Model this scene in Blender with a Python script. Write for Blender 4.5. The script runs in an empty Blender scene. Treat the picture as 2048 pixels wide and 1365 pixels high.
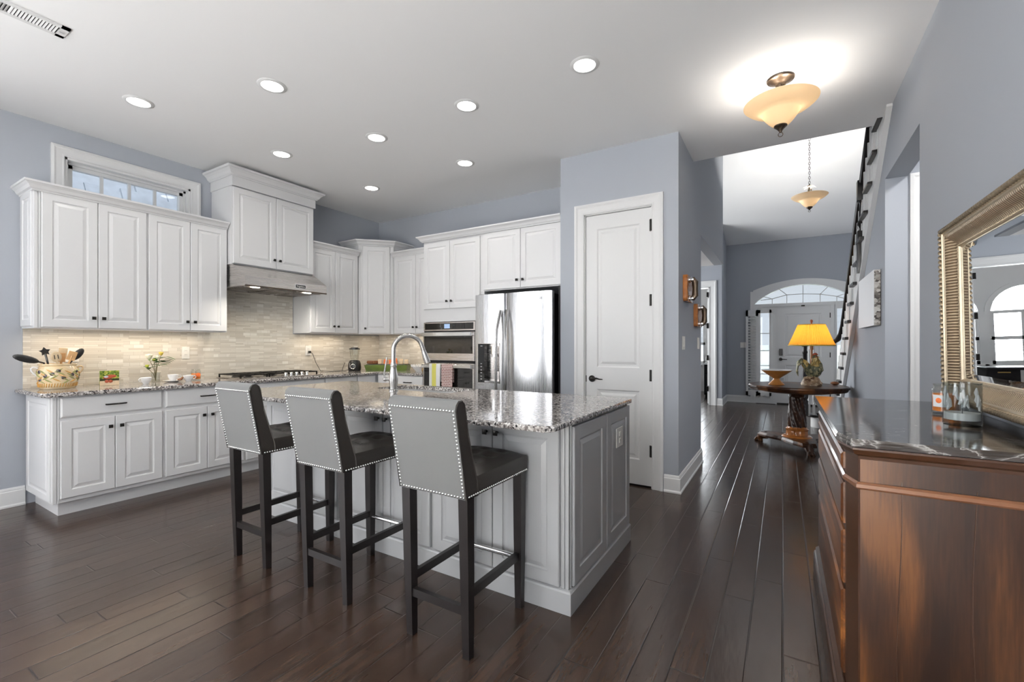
import bpy, bmesh, math, random
from mathutils import Vector, Matrix

SC = bpy.context.scene
COL = SC.collection
PI = math.pi
R = math.radians

# ------------------------------------------------------------------ camera
cam_d = bpy.data.cameras.new('camera')
cam = bpy.data.objects.new('camera', cam_d)
COL.objects.link(cam)
cam.location = (0, 0, 1.25)
cam.rotation_euler = (R(90), 0, R(31.156))
cam_d.sensor_width = 36
cam_d.lens = 895.2 / 2048 * 36
cam_d.shift_y = 8.0 / 2048
cam_d.clip_start = 0.02
cam_d.clip_end = 100
SC.camera = cam

# ------------------------------------------------------------------ exposure / colour management
SC.view_settings.view_transform = 'Standard'
SC.view_settings.look = 'None'
SC.view_settings.gamma = 1
SC.view_settings.exposure = 0.06
SC.view_settings.use_curve_mapping = False
SC.cycles.use_denoising = True
SC.cycles.max_bounces = 8
SC.cycles.diffuse_bounces = 5
SC.cycles.glossy_bounces = 4
SC.cycles.transmission_bounces = 6
SC.cycles.transparent_max_bounces = 10
SC.cycles.caustics_reflective = False
SC.cycles.caustics_refractive = False
SC.cycles.sample_clamp_indirect = 6
SC.cycles.blur_glossy = 1.0

# ------------------------------------------------------------------ daylight
world = bpy.data.worlds.new('sky')
SC.world = world
world.use_nodes = True
wn = world.node_tree.nodes
bg = wn['Background']
bg.inputs[0].default_value = (0.86, 0.93, 1.0, 1)
bg.inputs[1].default_value = 0.75

def area(name, loc, rot, sx, sy, power, col=(1, 1, 1), spread=180, shape='RECTANGLE'):
    l = bpy.data.lights.new(name, 'AREA')
    l.shape = shape
    l.size = sx
    l.size_y = sy
    l.energy = power
    l.color = col
    l.spread = R(spread)
    o = bpy.data.objects.new(name, l)
    COL.objects.link(o)
    o.location = loc
    o.rotation_euler = rot
    return o

# fill lamps added at openings made in the unseen rear and side walls
for wx in (-1.45, -0.05):
    area('rear_opening_fill', (wx, -4.50, 1.55), (R(90), 0, 0), 1.1, 2.3, 52, (0.99, 0.99, 1.0))
area('side_opening_fill', (-5.13, -1.9, 1.5), (R(90), 0, R(-90)), 2.4, 2.2, 170, (0.97, 0.98, 1.0))
# sun aimed through the rear openings on to the rug added to bounce it
sun = bpy.data.lights.new('sun', 'SUN'); sun.energy = 190; sun.angle = R(1.5); sun.color = (1.0, 0.985, 0.96)
sun_o = bpy.data.objects.new('sun', sun); COL.objects.link(sun_o); sun_o.rotation_euler = (R(52), 0, 0)
# daylight through the front door glass and study windows
area('entry_daylight', (0.36, 13.2, 4.6), (R(-55), 0, 0), 2.4, 1.6, 260, (0.93, 0.97, 1.0))
area('study_daylight', (-2.4, 13.3, 1.5), (R(-90), 0, 0), 2.6, 1.9, 220, (0.95, 0.98, 1.0))
area('foyer_side_fill', (-3.96, 8.6, 1.7), (0, R(-90), 0), 2.2, 2.2, 110, (0.96, 0.98, 1.0), 120)  # unseen lamp added to brighten the stair side; no window is built here
area('niche_fill', (1.4, 3.6, 3.0), (0, 0, 0), 0.3, 0.3, 34, (1.0, 0.98, 0.95))  # lamp without a fixture, added to brighten the hall wall opposite

# ------------------------------------------------------------------ materials
MATS = {}
def nmat(name):
    m = bpy.data.materials.new(name)
    m.use_nodes = True
    MATS[name] = m
    nt = m.node_tree
    return m, nt, nt.nodes, nt.links, nt.nodes['Principled BSDF']

def pm(name, col, rough=0.5, metal=0.0, spec=0.5, coat=0.0, trans=0.0, emit=None, es=0.0, ior=1.45, bump=0.0, bscale=40.0, sheen=0.0, var=0.0):
    m, nt, N, L, b = nmat(name)
    c = (col[0], col[1], col[2], 1)
    b.inputs['Base Color'].default_value = c
    b.inputs['Roughness'].default_value = rough
    b.inputs['Metallic'].default_value = metal
    b.inputs['Specular IOR Level'].default_value = spec
    b.inputs['Coat Weight'].default_value = coat
    b.inputs['Coat Roughness'].default_value = 0.05
    b.inputs['Transmission Weight'].default_value = trans
    b.inputs['IOR'].default_value = ior
    b.inputs['Sheen Weight'].default_value = sheen
    if emit:
        b.inputs['Emission Color'].default_value = (*emit, 1)
        b.inputs['Emission Strength'].default_value = es
    if bump or var:
        t = N.new('ShaderNodeTexCoord')
        n = N.new('ShaderNodeTexNoise')
        n.inputs['Scale'].default_value = bscale
        n.inputs['Detail'].default_value = 5
        L.new(t.outputs['Object'], n.inputs['Vector'])
        if bump:
            bp = N.new('ShaderNodeBump')
            bp.inputs['Strength'].default_value = bump
            bp.inputs['Distance'].default_value = 0.004
            L.new(n.outputs['Fac'], bp.inputs['Height'])
            L.new(bp.outputs['Normal'], b.inputs['Normal'])
        if var:
            mx = N.new('ShaderNodeMix'); mx.data_type = 'RGBA'
            mx.inputs[6].default_value = (*[max(0, k * (1 - var)) for k in col], 1)
            mx.inputs[7].default_value = (*[k * (1 + var) for k in col], 1)
            L.new(n.outputs['Fac'], mx.inputs[0])
            L.new(mx.outputs[2], b.inputs['Base Color'])
    return m

def ramp(N, stops):
    r = N.new('ShaderNodeValToRGB')
    e = r.color_ramp.elements
    while len(e) < len(stops):
        e.new(0.5)
    for k, (p, c) in zip(e, stops):
        k.position = p
        k.color = (*c, 1)
    return r

pm('wall_paint', (0.365, 0.388, 0.428), 0.75, bump=0.05, bscale=220)
pm('ceiling_paint', (0.90, 0.90, 0.90), 0.9, bump=0.03, bscale=200)
pm('trim_paint', (0.72, 0.72, 0.715), 0.35, bump=0.02, bscale=60)
pm('cabinet_paint', (0.71, 0.71, 0.715), 0.32, bump=0.02, bscale=30)
pm('island_paint', (0.40, 0.405, 0.41), 0.28, bump=0.02, bscale=30)
pm('black_metal', (0.02, 0.018, 0.016), 0.35, 0.6)
pm('bronze', (0.085, 0.062, 0.045), 0.35, 0.8, var=0.3, bscale=25)
pm('brass_leaf', (0.55, 0.40, 0.24), 0.35, 0.9)
pm('chrome', (0.85, 0.85, 0.85), 0.12, 1.0)
pm('black_glass', (0.012, 0.011, 0.010), 0.04, spec=0.7)
pm('black_plastic', (0.015, 0.015, 0.016), 0.28)
pm('dark_gap', (0.012, 0.012, 0.013), 0.7)
pm('white_plastic', (0.78, 0.77, 0.73), 0.35)
pm('white_china', (0.86, 0.86, 0.86), 0.12, coat=0.5)
pm('espresso_wood', (0.011, 0.009, 0.009), 0.30, spec=0.45, bump=0.06, bscale=60)
pm('seat_leather', (0.020, 0.017, 0.015), 0.44, bump=0.12, bscale=160, spec=0.55)
pm('back_fabric', (0.105, 0.107, 0.107), 0.85, bump=0.18, bscale=420, sheen=0.25)
pm('nickel_stud', (0.80, 0.80, 0.78), 0.18, 1.0)
pm('candle_wax', (0.85, 0.24, 0.03), 0.45)
pm('white_wax', (0.85, 0.85, 0.84), 0.4)
pm('gold_flat', (0.62, 0.52, 0.38), 0.38, 0.75, var=0.25, bscale=60)
pm('gold_rope', (0.24, 0.19, 0.13), 0.42, 0.8, var=0.7, bscale=90)
pm('mirror_silver', (0.93, 0.94, 0.94), 0.0, 1.0)
pm('lens_glow', (1, 1, 1), 0.5, emit=(1.0, 0.97, 0.92), es=7.0)
pm('hood_lamp_glow', (1, 1, 1), 0.5, emit=(1.0, 0.95, 0.82), es=8.0)
pm('display_glow', (0.02, 0.03, 0.05), 0.2, emit=(0.45, 0.62, 0.9), es=0.9)
pm('display_dim', (0.02, 0.02, 0.03), 0.3, emit=(0.3, 0.4, 0.6), es=0.25)
pm('marking_grey', (0.45, 0.45, 0.45), 0.5)
pm('leaf_green', (0.055, 0.15, 0.025), 0.45, var=0.5, bscale=60)
pm('stem_green', (0.16, 0.13, 0.05), 0.6)
pm('petal_cream', (0.86, 0.80, 0.62), 0.6)
pm('petal_yellow', (0.62, 0.46, 0.08), 0.6, var=0.4, bscale=80)
pm('bud_green', (0.45, 0.48, 0.06), 0.6, var=0.3, bscale=90)
pm('spoon_wood', (0.55, 0.33, 0.15), 0.55, var=0.3, bscale=30)
pm('pale_spoon_wood', (0.58, 0.45, 0.29), 0.55, var=0.2, bscale=30)
pm('amber_wood', (0.42, 0.15, 0.035), 0.25, var=0.45, bscale=25, coat=0.3)
pm('bowl_terracotta', (0.50, 0.21, 0.05), 0.3, var=0.2, bscale=30, coat=0.4)
pm('rooster_red', (0.36, 0.07, 0.03), 0.5, var=0.3, bscale=80)
pm('finial_amber', (0.40, 0.09, 0.03), 0.25, coat=0.5)
pm('cord_black', (0.02, 0.018, 0.016), 0.5)
pm('olive_dark', (0.035, 0.025, 0.04), 0.18, coat=0.5)
pm('pot_leaf', (0.27, 0.27, 0.09), 0.25, coat=0.5, var=0.4, bscale=60)
pm('pot_ochre', (0.55, 0.30, 0.08), 0.25, coat=0.5, var=0.4, bscale=60)
pm('tray_green', (0.10, 0.15, 0.02), 0.3, var=0.6, bscale=12, coat=0.3)
pm('tray_dark', (0.03, 0.035, 0.012), 0.3)
pm('loaf_brown', (0.22, 0.085, 0.035), 0.5, var=0.4, bscale=20)
pm('packet_orange', (0.85, 0.20, 0.05), 0.4, var=0.35, bscale=40)
pm('packet_cream', (0.8, 0.62, 0.42), 0.5, var=0.3, bscale=40)
pm('shell_gold', (0.42, 0.28, 0.12), 0.35, var=0.5, bscale=25)
pm('towel_white', (0.80, 0.80, 0.78), 0.9, bump=0.3, bscale=300)
pm('canvas_white', (0.85, 0.85, 0.86), 0.5)
pm('furniture_black', (0.018, 0.016, 0.016), 0.25)
pm('lamp_gold', (0.62, 0.42, 0.14), 0.35, 0.8)
pm('shingle', (0.62, 0.66, 0.72), 0.9, var=0.25, bscale=6)
pm('siding_white', (0.8, 0.81, 0.83), 0.8)
pm('bounce_rug_pale', (0.74, 0.72, 0.68), 0.95, bump=0.3, bscale=200)
pm('lawn', (0.25, 0.28, 0.22), 0.9)

# ---- clear glass that lets daylight through
def clear_glass(name, tint=(1, 1, 1), refl=0.06):
    m, nt, N, L, b = nmat(name)
    out = N['Material Output']
    tr = N.new('ShaderNodeBsdfTransparent'); tr.inputs[0].default_value = (*tint, 1)
    gl = N.new('ShaderNodeBsdfGlossy'); gl.inputs['Roughness'].default_value = 0.02
    lw = N.new('ShaderNodeLayerWeight'); lw.inputs['Blend'].default_value = 0.5
    pw = N.new('ShaderNodeMath'); pw.operation = 'POWER'; pw.inputs[1].default_value = 4.0
    ma = N.new('ShaderNodeMath'); ma.operation = 'MULTIPLY_ADD'; ma.inputs[1].default_value = 0.55; ma.inputs[2].default_value = refl * 0.6
    L.new(lw.outputs['Facing'], pw.inputs[0]); L.new(pw.outputs[0], ma.inputs[0])
    mx = N.new('ShaderNodeMixShader')
    L.new(ma.outputs[0], mx.inputs[0])
    L.new(tr.outputs[0], mx.inputs[1]); L.new(gl.outputs[0], mx.inputs[2])
    L.new(mx.outputs[0], out.inputs[0])
    return m
clear_glass('pane_glass', (0.96, 0.98, 1.0))
clear_glass('jar_glass', (0.93, 0.94, 0.93))
clear_glass('frosty_glass', (0.80, 0.82, 0.82))

# ---- translucent lit glass / fabric
def translucent(name, col, tcol, mixf=0.5, gloss=0.15, rough=0.25, glow=0.0):
    m, nt, N, L, b = nmat(name)
    out = N['Material Output']
    di = N.new('ShaderNodeBsdfDiffuse'); di.inputs[0].default_value = (*col, 1)
    tl = N.new('ShaderNodeBsdfTranslucent'); tl.inputs[0].default_value = (*tcol, 1)
    gl = N.new('ShaderNodeBsdfGlossy'); gl.inputs['Roughness'].default_value = rough
    m1 = N.new('ShaderNodeMixShader'); m1.inputs[0].default_value = mixf
    m2 = N.new('ShaderNodeMixShader'); m2.inputs[0].default_value = gloss * 0.4
    L.new(di.outputs[0], m1.inputs[1]); L.new(tl.outputs[0], m1.inputs[2])
    L.new(m1.outputs[0], m2.inputs[1]); L.new(gl.outputs[0], m2.inputs[2])
    L.new(m2.outputs[0], out.inputs[0])
    return m
translucent('alabaster_glass', (0.92, 0.78, 0.58), (1.0, 0.86, 0.66), 0.55, 0.1)
translucent('shade_silk', (0.85, 0.46, 0.07), (1.0, 0.58, 0.10), 0.6, 0.0)

# ---- hardwood floor
def floor_mat():
    m, nt, N, L, b = nmat('floor_wood')
    W, LEN = 0.125, 1.05
    tc = N.new('ShaderNodeTexCoord')
    sp = N.new('ShaderNodeSeparateXYZ'); L.new(tc.outputs['Object'], sp.inputs[0])
    def M(op, a, b_=None, c=None):
        n = N.new('ShaderNodeMath'); n.operation = op
        for i, v in enumerate((a, b_, c)):
            if v is None: continue
            if isinstance(v, (int, float)): n.inputs[i].default_value = v
            else: L.new(v, n.inputs[i])
        return n.outputs[0]
    xs = M('DIVIDE', sp.outputs[0], W)
    row = M('FLOOR', xs)
    w1 = N.new('ShaderNodeTexWhiteNoise'); w1.noise_dimensions = '1D'; L.new(row, w1.inputs['W'])
    ys = M('DIVIDE', M('ADD', sp.outputs[1], M('MULTIPLY', w1.outputs['Value'], 9.0)), LEN)
    pl = M('FLOOR', ys)
    cb = N.new('ShaderNodeCombineXYZ'); L.new(row, cb.inputs[0]); L.new(pl, cb.inputs[1])
    w2 = N.new('ShaderNodeTexWhiteNoise'); w2.noise_dimensions = '3D'; L.new(cb.outputs[0], w2.inputs['Vector'])
    fx = M('FRACT', xs); fy = M('FRACT', ys)
    ex = M('MULTIPLY', M('MINIMUM', fx, M('SUBTRACT', 1.0, fx)), W)
    ey = M('MULTIPLY', M('MINIMUM', fy, M('SUBTRACT', 1.0, fy)), LEN)
    ed = M('MINIMUM', ex, ey)
    mr = N.new('ShaderNodeMapRange'); mr.inputs[1].default_value = 0.0008; mr.inputs[2].default_value = 0.0042
    L.new(ed, mr.inputs[0])
    # grain
    off = N.new('ShaderNodeVectorMath'); off.operation = 'MULTIPLY_ADD'
    L.new(w2.outputs['Color'], off.inputs[0]); off.inputs[1].default_value = (30, 30, 30)
    sc = N.new('ShaderNodeVectorMath'); sc.operation = 'MULTIPLY'
    L.new(tc.outputs['Object'], sc.inputs[0]); sc.inputs[1].default_value = (16, 1.3, 1)
    L.new(sc.outputs[0], off.inputs[2])
    g = N.new('ShaderNodeTexNoise'); g.inputs['Scale'].default_value = 1.6; g.inputs['Detail'].default_value = 5; g.inputs['Roughness'].default_value = 0.62; g.inputs['Distortion'].default_value = 0.6
    L.new(off.outputs[0], g.inputs['Vector'])
    cr = ramp(N, [(0.25, (0.024, 0.013, 0.009)), (0.5, (0.039, 0.023, 0.016)), (0.78, (0.056, 0.035, 0.025))])
    L.new(g.outputs['Fac'], cr.inputs[0])
    hv = N.new('ShaderNodeHueSaturation')
    L.new(cr.outputs[0], hv.inputs['Color'])
    v = M('ADD', M('MULTIPLY', w2.outputs['Value'], 0.5), 0.75)
    L.new(v, hv.inputs['Value'])
    mx = N.new('ShaderNodeMix'); mx.data_type = 'RGBA'
    L.new(mr.outputs[0], mx.inputs[0])
    mx.inputs[6].default_value = (0.012, 0.008, 0.007, 1)
    L.new(hv.outputs[0], mx.inputs[7])
    L.new(mx.outputs[2], b.inputs['Base Color'])
    # hand-scraped relief
    n2 = N.new('ShaderNodeTexNoise'); n2.inputs['Scale'].default_value = 3.0; n2.inputs['Detail'].default_value = 3
    sc2 = N.new('ShaderNodeVectorMath'); sc2.operation = 'MULTIPLY'
    L.new(tc.outputs['Object'], sc2.inputs[0]); sc2.inputs[1].default_value = (7, 2.0, 1)
    L.new(sc2.outputs[0], n2.inputs['Vector'])
    hsum = M('ADD', M('MULTIPLY', n2.outputs['Fac'], 0.35), M('ADD', M('MULTIPLY', mr.outputs[0], 0.5), M('MULTIPLY', g.outputs['Fac'], 0.03)))
    bp = N.new('ShaderNodeBump'); bp.inputs['Strength'].default_value = 0.5; bp.inputs['Distance'].default_value = 0.005
    L.new(hsum, bp.inputs['Height']); L.new(bp.outputs[0], b.inputs['Normal'])
    rr = M('ADD', M('MULTIPLY', n2.outputs['Fac'], 0.10), 0.17)
    L.new(rr, b.inputs['Roughness'])
    b.inputs['Specular IOR Level'].default_value = 0.55
floor_mat()

# ---- speckled granite
def granite_mat():
    m, nt, N, L, b = nmat('granite')
    tc = N.new('ShaderNodeTexCoord')
    v = N.new('ShaderNodeTexVoronoi'); v.inputs['Scale'].default_value = 115; v.inputs['Randomness'].default_value = 1
    nz = N.new('ShaderNodeTexNoise'); nz.inputs['Scale'].default_value = 60; nz.inputs['Detail'].default_value = 4
    L.new(tc.outputs['Object'], v.inputs['Vector']); L.new(tc.outputs['Object'], nz.inputs['Vector'])
    bw = N.new('ShaderNodeRGBToBW'); L.new(v.outputs['Color'], bw.inputs[0])
    ad = N.new('ShaderNodeMath'); ad.operation = 'MULTIPLY_ADD'; ad.inputs[1].default_value = 0.75
    L.new(bw.outputs[0], ad.inputs[0])
    s = N.new('ShaderNodeMath'); s.operation = 'MULTIPLY'; s.inputs[1].default_value = 0.28
    L.new(nz.outputs['Fac'], s.inputs[0]); L.new(s.outputs[0], ad.inputs[2])
    cr = ramp(N, [(0.26, (0.018, 0.017, 0.018)), (0.38, (0.12, 0.105, 0.10)), (0.52, (0.30, 0.275, 0.26)), (0.66, (0.50, 0.475, 0.455)), (0.8, (0.74, 0.72, 0.70))])
    L.new(ad.outputs[0], cr.inputs[0]); L.new(cr.outputs[0], b.inputs['Base Color'])
    b.inputs['Roughness'].default_value = 0.07
    b.inputs['Specular IOR Level'].default_value = 0.6
granite_mat()

# ---- strip mosaic backsplash
def tile_mat():
    m, nt, N, L, b = nmat('mosaic_tile')
    tc = N.new('ShaderNodeTexCoord')
    sp = N.new('ShaderNodeSeparateXYZ'); L.new(tc.outputs['Object'], sp.inputs[0])
    a = N.new('ShaderNodeMath'); a.operation = 'ADD'
    L.new(sp.outputs[0], a.inputs[0]); L.new(sp.outputs[1], a.inputs[1])
    cb = N.new('ShaderNodeCombineXYZ'); L.new(a.outputs[0], cb.inputs[0]); L.new(sp.outputs[2], cb.inputs[1])
    def brick(w, h, c1, c2, freq):
        k = N.new('ShaderNodeTexBrick')
        k.inputs['Scale'].default_value = 1
        k.inputs['Brick Width'].default_value = w
        k.inputs['Row Height'].default_value = h
        k.inputs['Mortar Size'].default_value = 0.0012
        k.inputs['Mortar Smooth'].default_value = 0.3
        k.inputs['Color1'].default_value = (*c1, 1)
        k.inputs['Color2'].default_value = (*c2, 1)
        k.inputs['Mortar'].default_value = (0.50, 0.45, 0.39, 1)
        k.offset = 0.37; k.offset_frequency = freq
        L.new(cb.outputs[0], k.inputs['Vector'])
        return k
    k1 = brick(0.155, 0.0165, (0.56, 0.515, 0.44), (0.74, 0.70, 0.62), 3)
    k2 = brick(0.075, 0.033, (0.60, 0.56, 0.49), (0.80, 0.77, 0.70), 2)
    # some cells show the larger tile
    w = N.new('ShaderNodeTexWhiteNoise'); w.noise_dimensions = '2D'
    fl = N.new('ShaderNodeVectorMath'); fl.operation = 'SNAP'; fl.inputs[1].default_value = (0.15, 0.033, 1)
    L.new(cb.outputs[0], fl.inputs[0]); L.new(fl.outputs[0], w.inputs['Vector'])
    gt = N.new('ShaderNodeMath'); gt.operation = 'GREATER_THAN'; gt.inputs[1].default_value = 0.80
    L.new(w.outputs['Value'], gt.inputs[0])
    mx = N.new('ShaderNodeMix'); mx.data_type = 'RGBA'
    L.new(gt.outputs[0], mx.inputs[0]); L.new(k1.outputs['Color'], mx.inputs[6]); L.new(k2.outputs['Color'], mx.inputs[7])
    L.new(mx.outputs[2], b.inputs['Base Color'])
    bp = N.new('ShaderNodeBump'); bp.inputs['Strength'].default_value = 0.4; bp.inputs['Distance'].default_value = 0.002; bp.invert = True
    L.new(k1.outputs['Fac'], bp.inputs['Height']); L.new(bp.outputs[0], b.inputs['Normal'])
    b.inputs['Roughness'].default_value = 0.25
tile_mat()

# ---- brushed stainless steel
def steel_mat(name, col, rough, axis_scale, amount=0.10):
    m, nt, N, L, b = nmat(name)
    tc = N.new('ShaderNodeTexCoord')
    sc = N.new('ShaderNodeVectorMath'); sc.operation = 'MULTIPLY'; sc.inputs[1].default_value = axis_scale
    L.new(tc.outputs['Object'], sc.inputs[0])
    n = N.new('ShaderNodeTexNoise'); n.inputs['Scale'].default_value = 1; n.inputs['Detail'].default_value = 3
    L.new(sc.outputs[0], n.inputs['Vector'])
    mr = N.new('ShaderNodeMapRange'); mr.inputs[3].default_value = rough - amount; mr.inputs[4].default_value = rough + amount
    L.new(n.outputs['Fac'], mr.inputs[0]); L.new(mr.outputs[0], b.inputs['Roughness'])
    b.inputs['Base Color'].default_value = (*col, 1)
    b.inputs['Metallic'].default_value = 1
    bp = N.new('ShaderNodeBump'); bp.inputs['Strength'].default_value = 0.012; bp.inputs['Distance'].default_value = 0.001
    L.new(n.outputs['Fac'], bp.inputs['Height']); L.new(bp.outputs[0], b.inputs['Normal'])
steel_mat('stainless', (0.60, 0.60, 0.61), 0.28, (300, 300, 4))
steel_mat('hood_steel', (0.60, 0.57, 0.54), 0.27, (2, 2, 160), 0.05)
steel_mat('oven_steel', (0.58, 0.54, 0.51), 0.26, (4, 4, 300))
steel_mat('faucet_nickel', (0.52, 0.51, 0.50), 0.24, (60, 60, 60), 0.05)

# ---- figured walnut
def walnut_mat(name, light=1.0, vertical=True):
    m, nt, N, L, b = nmat(name)
    tc = N.new('ShaderNodeTexCoord')
    sc = N.new('ShaderNodeVectorMath'); sc.operation = 'MULTIPLY'
    sc.inputs[1].default_value = (4.2, 4.2, 1.15) if vertical else (4.2, 0.9, 5.0)
    L.new(tc.outputs['Object'], sc.inputs[0])
    n0 = N.new('ShaderNodeTexNoise'); n0.inputs['Scale'].default_value = 1.15; n0.inputs['Detail'].default_value = 2; n0.inputs['Distortion'].default_value = 0.9
    L.new(sc.outputs[0], n0.inputs['Vector'])
    mu = N.new('ShaderNodeMath'); mu.operation = 'MULTIPLY'; mu.inputs[1].default_value = 22
    L.new(n0.outputs['Fac'], mu.inputs[0])
    sn = N.new('ShaderNodeMath'); sn.operation = 'SINE'; L.new(mu.outputs[0], sn.inputs[0])
    fine = N.new('ShaderNodeTexNoise'); fine.inputs['Scale'].default_value = 3; fine.inputs['Detail'].default_value = 8
    sc3 = N.new('ShaderNodeVectorMath'); sc3.operation = 'MULTIPLY'
    sc3.inputs[1].default_value = (45, 45, 3) if vertical else (45, 3, 45)
    L.new(tc.outputs['Object'], sc3.inputs[0]); L.new(sc3.outputs[0], fine.inputs['Vector'])
    cmb = N.new('ShaderNodeMath'); cmb.operation = 'MULTIPLY_ADD'; cmb.inputs[1].default_value = 0.045
    L.new(sn.outputs[0], cmb.inputs[0]); L.new(n0.outputs['Fac'], cmb.inputs[2])
    c2 = N.new('ShaderNodeMath'); c2.operation = 'MULTIPLY_ADD'; c2.inputs[1].default_value = 0.30; 
    L.new(fine.outputs['Fac'], c2.inputs[0]); L.new(cmb.outputs[0], c2.inputs[2])
    k = light
    cr = ramp(N, [(0.50, (0.045 * k, 0.015 * k, 0.006 * k)), (0.63, (0.10 * k, 0.034 * k, 0.011 * k)), (0.73, (0.185 * k, 0.066 * k, 0.019 * k)), (0.86, (0.34 * k, 0.125 * k, 0.033 * k))])
    L.new(c2.outputs[0], cr.inputs[0]); L.new(cr.outputs[0], b.inputs['Base Color'])
    b.inputs['Roughness'].default_value = 0.36
    b.inputs['Specular IOR Level'].default_value = 0.35
    b.inputs['Coat Weight'].default_value = 0.12
    b.inputs['Coat Roughness'].default_value = 0.15
walnut_mat('walnut', 0.34)
walnut_mat('walnut_front', 0.8, False)
walnut_mat('mahogany', 0.45)
pm('walnut_edge', (0.045, 0.018, 0.008), 0.3, coat=0.3, var=0.3, bscale=20)
pm('bead_wood', (0.16, 0.066, 0.03), 0.3, coat=0.3, var=0.2, bscale=20)

# ---- dark veined marble
def marble_mat():
    m, nt, N, L, b = nmat('dark_marble')
    tc = N.new('ShaderNodeTexCoord')
    n = N.new('ShaderNodeTexNoise'); n.inputs['Scale'].default_value = 4.5; n.inputs['Detail'].default_value = 9; n.inputs['Distortion'].default_value = 1.6
    sc = N.new('ShaderNodeVectorMath'); sc.operation = 'MULTIPLY'; sc.inputs[1].default_value = (0.8, 1.9, 1.9)
    L.new(tc.outputs['Object'], sc.inputs[0]); L.new(sc.outputs[0], n.inputs['Vector'])
    cr = ramp(N, [(0.30, (0.020, 0.017, 0.016)), (0.47, (0.035, 0.029, 0.026)), (0.495, (0.10, 0.092, 0.086)), (0.505, (0.36, 0.35, 0.34)), (0.515, (0.05, 0.042, 0.038)), (0.7, (0.020, 0.017, 0.016))])
    L.new(n.outputs['Fac'], cr.inputs[0]); L.new(cr.outputs[0], b.inputs['Base Color'])
    b.inputs['Roughness'].default_value = 0.09
    b.inputs['Specular IOR Level'].default_value = 0.6
marble_mat()

# ---- ribbed gilding (ribs run across each rail)
def ribbed(name, axis):
    m, nt, N, L, b = nmat(name)
    tc = N.new('ShaderNodeTexCoord')
    w = N.new('ShaderNodeTexWave'); w.wave_type = 'BANDS'; w.bands_direction = axis
    w.inputs['Scale'].default_value = 24; w.inputs['Distortion'].default_value = 0.6; w.inputs['Detail'].default_value = 1
    L.new(tc.outputs['Object'], w.inputs['Vector'])
    cr = ramp(N, [(0.0, (0.16, 0.105, 0.06)), (0.45, (0.42, 0.31, 0.20)), (1.0, (0.66, 0.54, 0.38))])
    L.new(w.outputs['Fac'], cr.inputs[0]); L.new(cr.outputs[0], b.inputs['Base Color'])
    bp = N.new('ShaderNodeBump'); bp.inputs['Strength'].default_value = 0.8; bp.inputs['Distance'].default_value = 0.004
    L.new(w.outputs['Fac'], bp.inputs['Height']); L.new(bp.outputs[0], b.inputs['Normal'])
    b.inputs['Metallic'].default_value = 0.7
    b.inputs['Roughness'].default_value = 0.38
ribbed('gold_ribs_upright', 'Z')
ribbed('gold_ribs_level', 'Y')

# ---- speckled surfaces
def speckle(name, stops, scale, rough=0.5, coat=0.0, noise_w=0.6, stretch=(1, 1, 1)):
    m, nt, N, L, b = nmat(name)
    tc = N.new('ShaderNodeTexCoord')
    sc = N.new('ShaderNodeVectorMath'); sc.operation = 'MULTIPLY'; sc.inputs[1].default_value = stretch
    L.new(tc.outputs['Object'], sc.inputs[0])
    v = N.new('ShaderNodeTexVoronoi'); v.inputs['Scale'].default_value = scale
    L.new(sc.outputs[0], v.inputs['Vector'])
    bw = N.new('ShaderNodeRGBToBW'); L.new(v.outputs['Color'], bw.inputs[0])
    cr = ramp(N, stops)
    L.new(bw.outputs[0], cr.inputs[0]); L.new(cr.outputs[0], b.inputs['Base Color'])
    b.inputs['Roughness'].default_value = rough
    b.inputs['Coat Weight'].default_value = coat
speckle('rooster_feathers', [(0.2, (0.05, 0.06, 0.03)), (0.5, (0.17, 0.17, 0.10)), (0.8, (0.38, 0.33, 0.18))], 60, 0.5, stretch=(1, 1, 0.5))
speckle('rooster_hackle', [(0.2, (0.20, 0.13, 0.03)), (0.5, (0.52, 0.36, 0.10)), (0.8, (0.75, 0.62, 0.30))], 60, 0.5, stretch=(1, 1, 0.4))
speckle('pebble', [(0.2, (0.14, 0.07, 0.035)), (0.5, (0.36, 0.24, 0.14)), (0.8, (0.62, 0.50, 0.36))], 28, 0.5)
speckle('pot_glaze', [(0.25, (0.66, 0.47, 0.26)), (0.55, (0.72, 0.56, 0.34)), (0.85, (0.76, 0.62, 0.42))], 14, 0.15, 0.6)
speckle('card_foliage', [(0.2, (0.05, 0.11, 0.01)), (0.5, (0.17, 0.24, 0.03)), (0.8, (0.42, 0.42, 0.08))], 90, 0.3, 0.3)
speckle('shell_pattern', [(0.3, (0.05, 0.04, 0.035)), (0.5, (0.32, 0.29, 0.26)), (0.75, (0.62, 0.60, 0.57))], 38, 0.5, stretch=(1, 1, 1.5))

# ---- striped and checked tea towels
def stripe_towel():
    m, nt, N, L, b = nmat('towel_yellow_stripe')
    tc = N.new('ShaderNodeTexCoord'); sp = N.new('ShaderNodeSeparateXYZ')
    L.new(tc.outputs['Object'], sp.inputs[0])
    mr = N.new('ShaderNodeMapRange'); mr.inputs[1].default_value = -0.085; mr.inputs[2].default_value = 0.085
    L.new(sp.outputs[0], mr.inputs[0])
    cr = ramp(N, [(0.0, (0.72, 0.73, 0.70)), (0.24, (0.72, 0.73, 0.70)), (0.26, (0.66, 0.62, 0.14)), (0.62, (0.70, 0.66, 0.20)), (0.64, (0.78, 0.78, 0.77)), (1.0, (0.74, 0.74, 0.74))])
    cr.color_ramp.interpolation = 'CONSTANT'
    L.new(mr.outputs[0], cr.inputs[0]); L.new(cr.outputs[0], b.inputs['Base Color'])
    b.inputs['Roughness'].default_value = 0.9
stripe_towel()
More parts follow.
